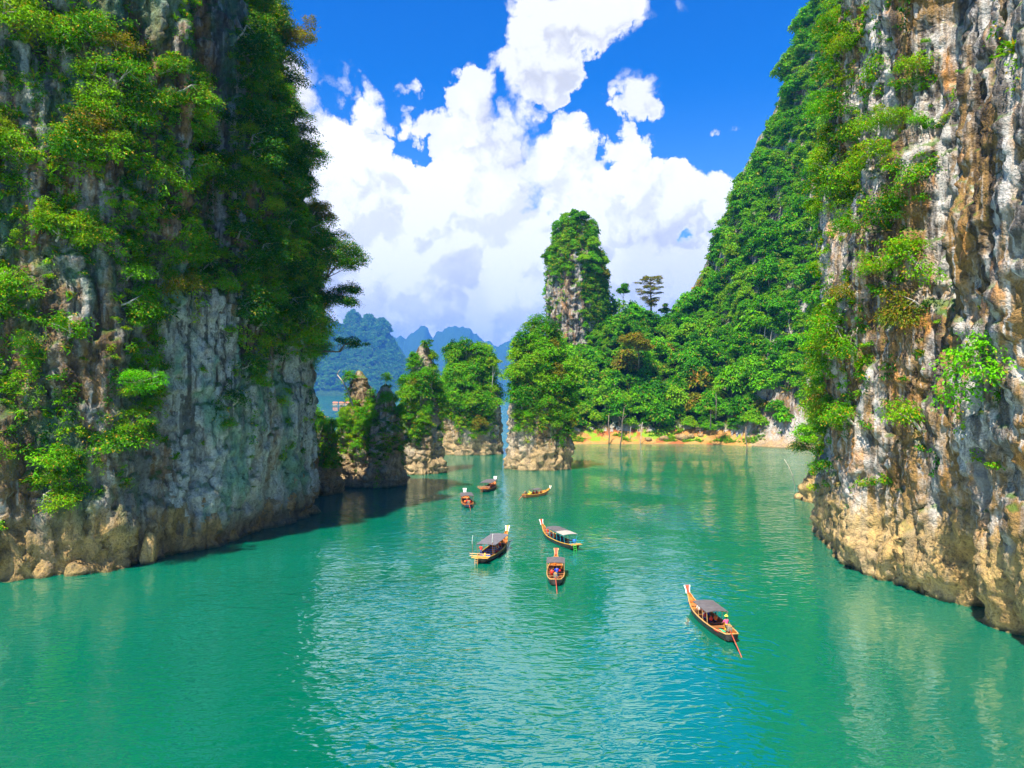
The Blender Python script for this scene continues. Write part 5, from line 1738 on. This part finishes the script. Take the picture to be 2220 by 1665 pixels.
def body_mesh(kind):
    if kind in _pose_mesh:
        return _pose_mesh[kind]
    J = pose(kind); idx = {j[0]: i for i, j in enumerate(J)}
    me_ = bpy.data.meshes.new('body_skel')
    me_.from_pydata([tuple(Vector(j[1])) for j in J], [(idx[j[3]], i) for i, j in enumerate(J) if j[3]], [])
    ob = bpy.data.objects.new('body_skel', me_)
    COL.objects.link(ob)
    md = ob.modifiers.new('skin', 'SKIN'); md.use_smooth_shade = True
    for i, j in enumerate(J):
        me_.skin_vertices[0].data[i].radius = (j[2], j[2] * (0.75 if j[0] in ('chest', 'waist', 'hip') else 1.0))
        me_.skin_vertices[0].data[i].use_root = (i == 0)
    sb = ob.modifiers.new('sub', 'SUBSURF'); sb.levels = 1; sb.render_levels = 1
    dg = bpy.context.evaluated_depsgraph_get()
    res = bpy.data.meshes.new_from_object(ob.evaluated_get(dg))
    bpy.data.objects.remove(ob)
    # which zone each face belongs to: the nearest bone
    n = len(res.polygons)
    cen = np.zeros(n * 3); res.polygons.foreach_get('center', cen); cen = cen.reshape(-1, 3)
    best = np.full(n, 1e9); mi = np.zeros(n, dtype=np.int32)
    zi = {'k': 0, 's': 1, 'p': 2, 'h': 3}
    for j in J:
        if not j[3]:
            continue
        a = np.array(Vector(J[idx[j[3]]][1])); b = np.array(Vector(j[1]))
        t = np.clip(((cen - a) @ (b - a)) / max(1e-9, ((b - a) ** 2).sum()), 0, 1)
        d = np.linalg.norm(cen - (a + t[:, None] * (b - a)), axis=1)
        z = np.full(n, zi[j[4]])
        if j[4] == 'k' and j[0] in ('haL', 'haR'):
            z = np.where(t < 0.25, 1, 0)
        if j[4] == 'k' and j[0] in ('foL', 'foR'):
            z = np.where(t < 0.45, 2, 0)
        upd = d < best
        best = np.where(upd, d, best); mi = np.where(upd, z, mi)
    hz_ = np.array(Vector(J[idx['head']][1]))
    mi = np.where((mi == 0) & (np.linalg.norm(cen - hz_, axis=1) < 0.17) & (cen[:, 1] < hz_[1] - 0.02), 3, mi)
    res.polygons.foreach_set('material_index', mi.astype(np.int32))
    res.polygons.foreach_set('use_smooth', [True] * n)
    _pose_mesh[kind] = (res, {j[0]: Vector(j[1]) for j in J}, mi.astype(np.int32))
    return _pose_mesh[kind]


def person(loc, rz, kind, shirt, trousers, label, hat=None, vest=None, scale=1.0):
    base, jt, zones_ = body_mesh(kind)
    me_ = base.copy(); me_.name = 'body'
    me_.materials.clear()
    for m_ in (SKIN, shirt, trousers, HAIR):
        me_.materials.append(m_)
    me_.polygons.foreach_set('material_index', zones_)
    root = empty('person', loc, rz)
    root.scale = (scale,) * 3
    tag(root, label, 'person')
    obj('body', me_, root)
    if hat is not None:
        c = jt['head'] + Vector((0, 0, 0.10))
        MB().tube([c + Vector((0, 0, -.04)), c + Vector((0, 0, 0)), c + Vector((0, 0, .02))], [.22, .20, .11], 12).tube([c + Vector((0, 0, .015)), c + Vector((0, 0, .10)), c + Vector((0, 0, .12))], [.115, .10, .05], 12).build('hat', hat, root, True)
    if vest is not None:
        c = jt['chest']; h = jt['waist']
        m_ = MB()
        m_.tube([h + Vector((0, 0, -.06)), h, c + Vector((0, 0, -.02)), c + Vector((0, 0, .12))], [.17, .185, .205, .13], 12)
        m_.build('life_vest', vest, root, True)
    return root


C_PINK = cloth('pink', (0.75, 0.10, 0.25)); C_RED = cloth('red', (0.70, 0.05, 0.03)); C_BLUE = cloth('blue', (0.02, 0.07, 0.60)); C_NAVY = cloth('navy', (0.02, 0.04, 0.14)); C_WHITE = cloth('white', (0.75, 0.72, 0.68))
C_YEL = cloth('yellow', (0.80, 0.58, 0.03)); C_LIME = cloth('lime', (0.55, 0.70, 0.05)); C_ORANGE = cloth('orange', (0.80, 0.20, 0.02)); C_BLACK = cloth('black', (0.02, 0.02, 0.022)); C_DENIM = cloth('denim', (0.05, 0.12, 0.30)); C_KHAKI = cloth('khaki', (0.35, 0.27, 0.14)); C_TEAL = cloth('teal', (0.02, 0.30, 0.32))
HAT_Y = paint('yellow_hat', (0.70, 0.68, 0.06), 0.8); HAT_W = paint('white_hat', (0.80, 0.76, 0.68), 0.8); HAT_S = paint('straw_hat', (0.62, 0.42, 0.16), 0.8)
LV_RED = paint('red_vest', (0.80, 0.05, 0.015), 0.75); LV_OR = paint('orange_vest', (0.85, 0.20, 0.02), 0.75); LV_YE = paint('yellow_vest', (0.75, 0.75, 0.05), 0.75); LV_BL = paint('blue_vest', (0.03, 0.15, 0.60), 0.75)


def aboard(b, x, t, z, kind, shirt, trousers, label, face=0.0, **kw):
    return person(b.world(x, t, z), b.rz + face, kind, shirt, trousers, label, **kw)


SEAT = 0.46
# boat 1: nearest, heading away from the camera
b1 = Boat(on_water(1588, 1394), Vector((20.6, 83.2, 0)), 12.4, 2.15, 1.55, 'nearest long-tail boat, orange inside, with a red prow board and a long red tail shaft', trim=TRIM_CREAM)
b1.prow(); b1.canopy(.30, .62, 1.95, 1.10, CANVAS, 4, TRIM_CREAM); b1.benches((.30, .39, .48, .57, .66), WOOD_BROWN); b1.engine(-0.16, 6.2, 1.55)
aboard(b1, .48, .20, .14, 'steer', C_PINK, C_YEL, 'person in a pink top and yellow hat steering the nearest boat', hat=HAT_Y)
aboard(b1, .35, .68, SEAT, 'sit', C_RED, C_NAVY, 'person in red with dark hair sitting ahead of the nearest boat\'s canopy', face=0.3)
aboard(b1, -.1, .70, SEAT, 'sit', C_WHITE, C_KHAKI, 'person in a white hat at the front of the nearest boat', hat=HAT_W)
aboard(b1, -.25, .39, SEAT, 'sit', C_BLACK, C_NAVY, 'passenger in a bright red life vest under the rear of the nearest canopy', vest=LV_RED)
aboard(b1, .32, .40, SEAT, 'sit', C_KHAKI, C_NAVY, 'passenger in an orange life vest under the rear of the nearest canopy', vest=LV_OR)
aboard(b1, -.4, .49, SEAT, 'sit', C_WHITE, C_DENIM, 'passenger with a dark red vest on the left side of the nearest boat', vest=RED_C)
aboard(b1, .3, .57, SEAT, 'sit', C_BLUE, C_NAVY, 'passenger in blue under the front of the nearest canopy')
# flag cloth over the stern
f_ = MB().add([(-.75, 0, .0), (-.25, .05, .06), (.25, .0, .02), (-.75, .42, .0), (-.25, .42, .09), (.25, .40, .02), (-.75, .8, .0), (-.25, .8, .05), (.25, .8, .0)], [(0, 1, 4, 3), (1, 2, 5, 4), (3, 4, 7, 6), (4, 5, 8, 7)])
fo = f_.build('folded_cloth', [RED_C, GRN_C], None)
for i_, p_ in enumerate(fo.data.polygons): p_.material_index = i_ % 2
fo.location = b1.world(-.15, .12, .55); fo.rotation_euler = (0.1, 0.12, b1.rz + 0.3)
sd_ = fo.modifiers.new('thick', 'SOLIDIFY'); sd_.thickness = 0.05
tag(fo, 'red and green cloth lying at the stern of the nearest boat', 'cloth')

# boat 2: straight ahead, seen from astern
b2 = Boat(on_water(1204, 1270), Vector((6.4, 103.0, 0)), 11.6, 2.35, 1.5, 'long-tail boat seen from straight astern with short dark canopy and red shaft', trim=TRIM_CREAM)
b2.prow(PROW_RED, TRIM_CREAM); b2.canopy(.34, .62, 2.0, 1.06, CANVAS, 3, TRIM_CREAM); b2.benches((.30, .40, .50, .60)); b2.engine(0.06, 5.4, 1.5)
aboard(b2, .15, .26, .14, 'steer', C_BLUE, C_NAVY, 'person in a blue shirt steering the boat seen from astern')
aboard(b2, -.5, .31, SEAT, 'sit', C_RED, C_RED, 'person in red sitting left of the steersman seen from astern', vest=LV_RED)
aboard(b2, .55, .40, SEAT, 'sit', C_BLACK, C_NAVY, 'passenger in a dark top on the right of the boat seen from astern', vest=RED_C)
aboard(b2, -.2, .71, SEAT, 'sit', C_ORANGE, C_NAVY, 'passenger at the bow of the boat seen from astern')

# boat 3: big boat with the long grey canopy
b3 = Boat(on_water(1042, 1222), Vector((-0.8, 118.3, 0)), 15.2, 2.7, 1.9, 'large boat with a long grey canopy, two white flags and a stern ladder', trim=TRIM_YELLOW, inner=WOOD_ORANGE)
b3.prow(WOOD_GOLD, WHITE_P, 1.0, .4, .66); b3.canopy(.16, .70, 2.25, 1.10, paint('grey_canvas', (0.13, 0.125, 0.14), 0.85, 0.2, 0.2, 2.0), 5, WOOD_BROWN); b3.benches((.22, .31, .40, .49, .58), BLUE_P); b3.stern_platform(WOOD_GOLD, WOOD_GOLD, TRIM_CREAM)
aboard(b3, -.25, .06, .86, 'stand', C_RED, C_DENIM, 'person in a red shirt and denim shorts standing at the stern of the large boat')
aboard(b3, .3, .60, SEAT, 'sit', C_RED, C_NAVY, 'passenger in a red vest under the front of the long grey canopy', vest=LV_RED)
aboard(b3, .5, .48, SEAT, 'sit', C_WHITE, C_NAVY, 'passenger in an orange vest mid way under the long grey canopy', vest=LV_OR)
aboard(b3, .2, .74, SEAT, 'sit', C_ORANGE, C_DENIM, 'passenger sitting just ahead of the long grey canopy')
for sx, t_, lb in ((-1.35, .02, 'white pennant on a pole at the left stern corner of the large boat'), (1.2, .14, 'white pennant on a pole beside the grey canopy of the large boat')):
    fe = empty('pennant', b3.world(sx, t_, 0.9), b3.rz)
    tag(fe, lb, 'flag', 'pennants on the large boat')
    MB().tube([(0, 0, 0), (0, 0, 2.7)], 0.03, 6).build('pole', WOOD_BROWN, fe)
    MB().box((0.02, -0.16, 2.1), (0.03, 0.34, 0.5)).add([(0.005, -.33, 2.35), (0.005, 0.01, 2.35), (0.005, 0.01, 3.1), (0.035, -.33, 2.35), (0.035, 0.01, 2.35), (0.035, 0.01, 3.1)], [(0, 1, 2), (5, 4, 3), (0, 3, 4, 1), (1, 4, 5, 2), (2, 5, 3, 0)]).build('flag', WHITE_P, fe)
yj = MB().tube([(0, 0, 0), (0, 0, .42), (0, 0, .48), (0, 0, .56)], [.17, .17, .10, .07], 12).build('jerrycan', YEL_P, None, True)
yj.location = b3.world(.55, .015, .96); tag(yj, 'yellow can on the stern deck of the large boat', 'can')
rb = MB().tube([(0, 0, 0), (0, 0, .35)], [.25, .28], 14).build('bucket', RED_C, None, True)
rb.location = b3.world(.95, .36, .45); tag(rb, 'red bundle at the side of the large boat under the canopy', 'bundle')

# boat 4: heading up-left, teal posts, two-tone canopy
b4 = Boat(on_water(1246, 1192), Vector((5.3, 124.6, 0)), 13.2, 2.35, 1.8, 'boat with a two-tone canopy, pale at the rear, and teal posts', trim=TRIM_YELLOW, inner=WOOD_BROWN)
b4.prow(PROW_RED, WHITE_P, 1.0, .36, .60); b4.canopy(.12, .66, 2.15, 1.08, CANVAS, 6, TEAL_P, split=.34, mat2=CANVAS_L); b4.benches((.24, .33, .42, .51, .60), TEAL_P); b4.stern_platform(WOOD_GOLD, TEAL_P, GREEN_P, 1.05)
aboard(b4, -.4, .52, SEAT, 'sit', C_ORANGE, C_NAVY, 'passenger in orange under the dark part of the two-tone canopy', vest=LV_OR)
aboard(b4, -.45, .60, SEAT, 'sit', C_RED, C_KHAKI, 'passenger in a dark red top at the front of the two-tone canopy', vest=RED_C)
aboard(b4, -.3, .69, SEAT, 'sit', C_WHITE, C_NAVY, 'passenger in white just ahead of the two-tone canopy')
aboard(b4, .1, .84, .62, 'sit', C_RED, C_NAVY, 'person sitting on the fore deck of the two-tone canopy boat')
bk = MB().tube([(0, 0, 0), (0, 0, .62)], [.27, .29], 14).build('blue_drum', BLUE_P, None, True)
bk.location = b4.world(.15, .04, .97); tag(bk, 'blue plastic drum at the stern of the boat with teal posts', 'drum')
ms_ = MB().box((0, 0, .45), (1.3, .9, .9)).box((0, -.1, 1.0), (1.0, .5, .25)).build('engine_cover', BLACK, None)
ms_.location = b4.world(.1, .13, .16); ms_.rotation_euler = (0, 0, b4.rz); tag(ms_, 'black engine cover under the pale rear canopy', 'engine cover')

# boat 5: left one, seen from astern with a light wake
b5 = Boat(on_water(1016, 1101), Vector((-10.9, 164.5, 0)), 12.4, 2.5, 1.8, 'orange-sided boat furthest left, seen from astern', hull=HULL_BLUE, trim=WOOD_ORANGE, inner=WOOD_ORANGE)
b5.prow(WHITE_P, WHITE_P, 1.0, .5, .75); b5.canopy(.30, .72, 2.1, 1.12, CANVAS, 4, WOOD_BROWN); b5.benches((.25, .35, .45, .55, .65)); b5.engine(0.05, 3.6, 1.2); b5.stripe(WOOD_ORANGE)
aboard(b5, -.2, .17, .14, 'steer', C_RED, C_NAVY, 'person in red steering the boat furthest left', hat=HAT_S)
aboard(b5, -.55, .28, SEAT, 'sit', C_ORANGE, C_NAVY, 'passenger in an orange vest on the left of the boat furthest left', vest=LV_OR)
aboard(b5, .5, .27, SEAT, 'sit', C_RED, C_NAVY, 'passenger in a red vest on the right of the boat furthest left', vest=LV_RED)
fe = empty('pennant', b5.world(.0, .80, 1.3), b5.rz); tag(fe, 'small white pennant above the bow of the boat furthest left', 'flag')
MB().tube([(0, 0, 0), (0, 0, 1.6)], 0.03, 6).build('pole', WOOD_BROWN, fe); MB().box((0.02, -.16, 1.3), (.03, .34, .5)).build('flag', WHITE_P, fe)

# boat 6: furthest back in the middle
b6 = Boat(on_water(1051, 1066), Vector((-4.7, 188.5, 0)), 12.2, 2.7, 1.7, 'furthest boat in front of the islets with a dark canopy and blue seats', trim=WOOD_ORANGE, inner=WOOD_ORANGE)
b6.prow(WHITE_P, WHITE_P, 1.0, .5, .75); b6.canopy(.10, .72, 2.15, 1.12, CANVAS, 5, WOOD_BROWN); b6.benches((.16, .26, .36, .46, .56, .66), BLUE_P); b6.stern_platform(WOOD_ORANGE, WOOD_ORANGE, WOOD_BROWN, 1.2); b6.stripe(PROW_RED)
aboard(b6, .6, .40, SEAT, 'sit', C_RED, C_NAVY, 'passenger in a red vest amidships in the furthest boat', vest=LV_RED)
aboard(b6, .65, .60, SEAT, 'sit', C_ORANGE, C_NAVY, 'passenger in an orange vest near the bow of the furthest boat', vest=LV_OR)
aboard(b6, -.3, .22, SEAT, 'sit', C_YEL, C_NAVY, 'passenger in yellow at the rear of the furthest boat')
aboard(b6, .2, .20, SEAT, 'sit', C_RED, C_NAVY, 'passenger in red beside the one in yellow in the furthest boat')

# boat 7: small open boat turned to the right
b7 = Boat(on_water(1141, 1079), Vector((8.6, 173.6, 0)), 9.6, 1.9, 1.35, 'small golden boat turned to the right with a short dark canopy', hull=WOOD_BROWN, trim=TRIM_YELLOW, inner=WOOD_GOLD)
b7.prow(TRIM_CREAM, WHITE_P, .85, .34, .5); b7.canopy(.30, .58, 1.7, 1.0, CANVAS, 3, WOOD_BROWN); b7.benches((.28, .40, .52, .62)); b7.engine(0.25, 4.0, 1.4)
aboard(b7, 0, .20, SEAT - .1, 'sit', C_LIME, C_NAVY, 'steersman in a lime yellow top in the small golden boat', vest=LV_YE, hat=HAT_Y)
aboard(b7, -.25, .29, SEAT, 'sit', C_YEL, C_KHAKI, 'passenger in a yellow vest next to the lime steersman', vest=LV_YE)
aboard(b7, -.35, .41, SEAT, 'sit', C_RED, C_NAVY, 'passenger in a red vest under the small golden boat\'s canopy', vest=LV_RED)
aboard(b7, -.3, .52, SEAT, 'sit', C_PINK, C_NAVY, 'passenger in pink under the small golden boat\'s canopy', vest=RED_C)
aboard(b7, .3, .62, SEAT, 'sit', C_ORANGE, C_NAVY, 'passenger with dark hair ahead of the small golden boat\'s canopy')

# ------------------------------------------------------------------ haze over the lake
hz = MB().box((0, 6450, 605), (18400, 14900, 1230))
m, N = new_mat('lake_haze')
pv = N.node('ShaderNodeVolumePrincipled')
pv.inputs['Color'].default_value = (0.08, 0.34, 1.0, 1)
pv.inputs['Density'].default_value = 0.00008
pv.inputs['Anisotropy'].default_value = 0.0
out = N.node('ShaderNodeOutputMaterial'); N.l.new(pv.outputs[0], out.inputs['Volume'])
hzo = hz.build('haze', m)
tag(hzo, 'thin blue haze over the lake', 'haze', kind='stuff')
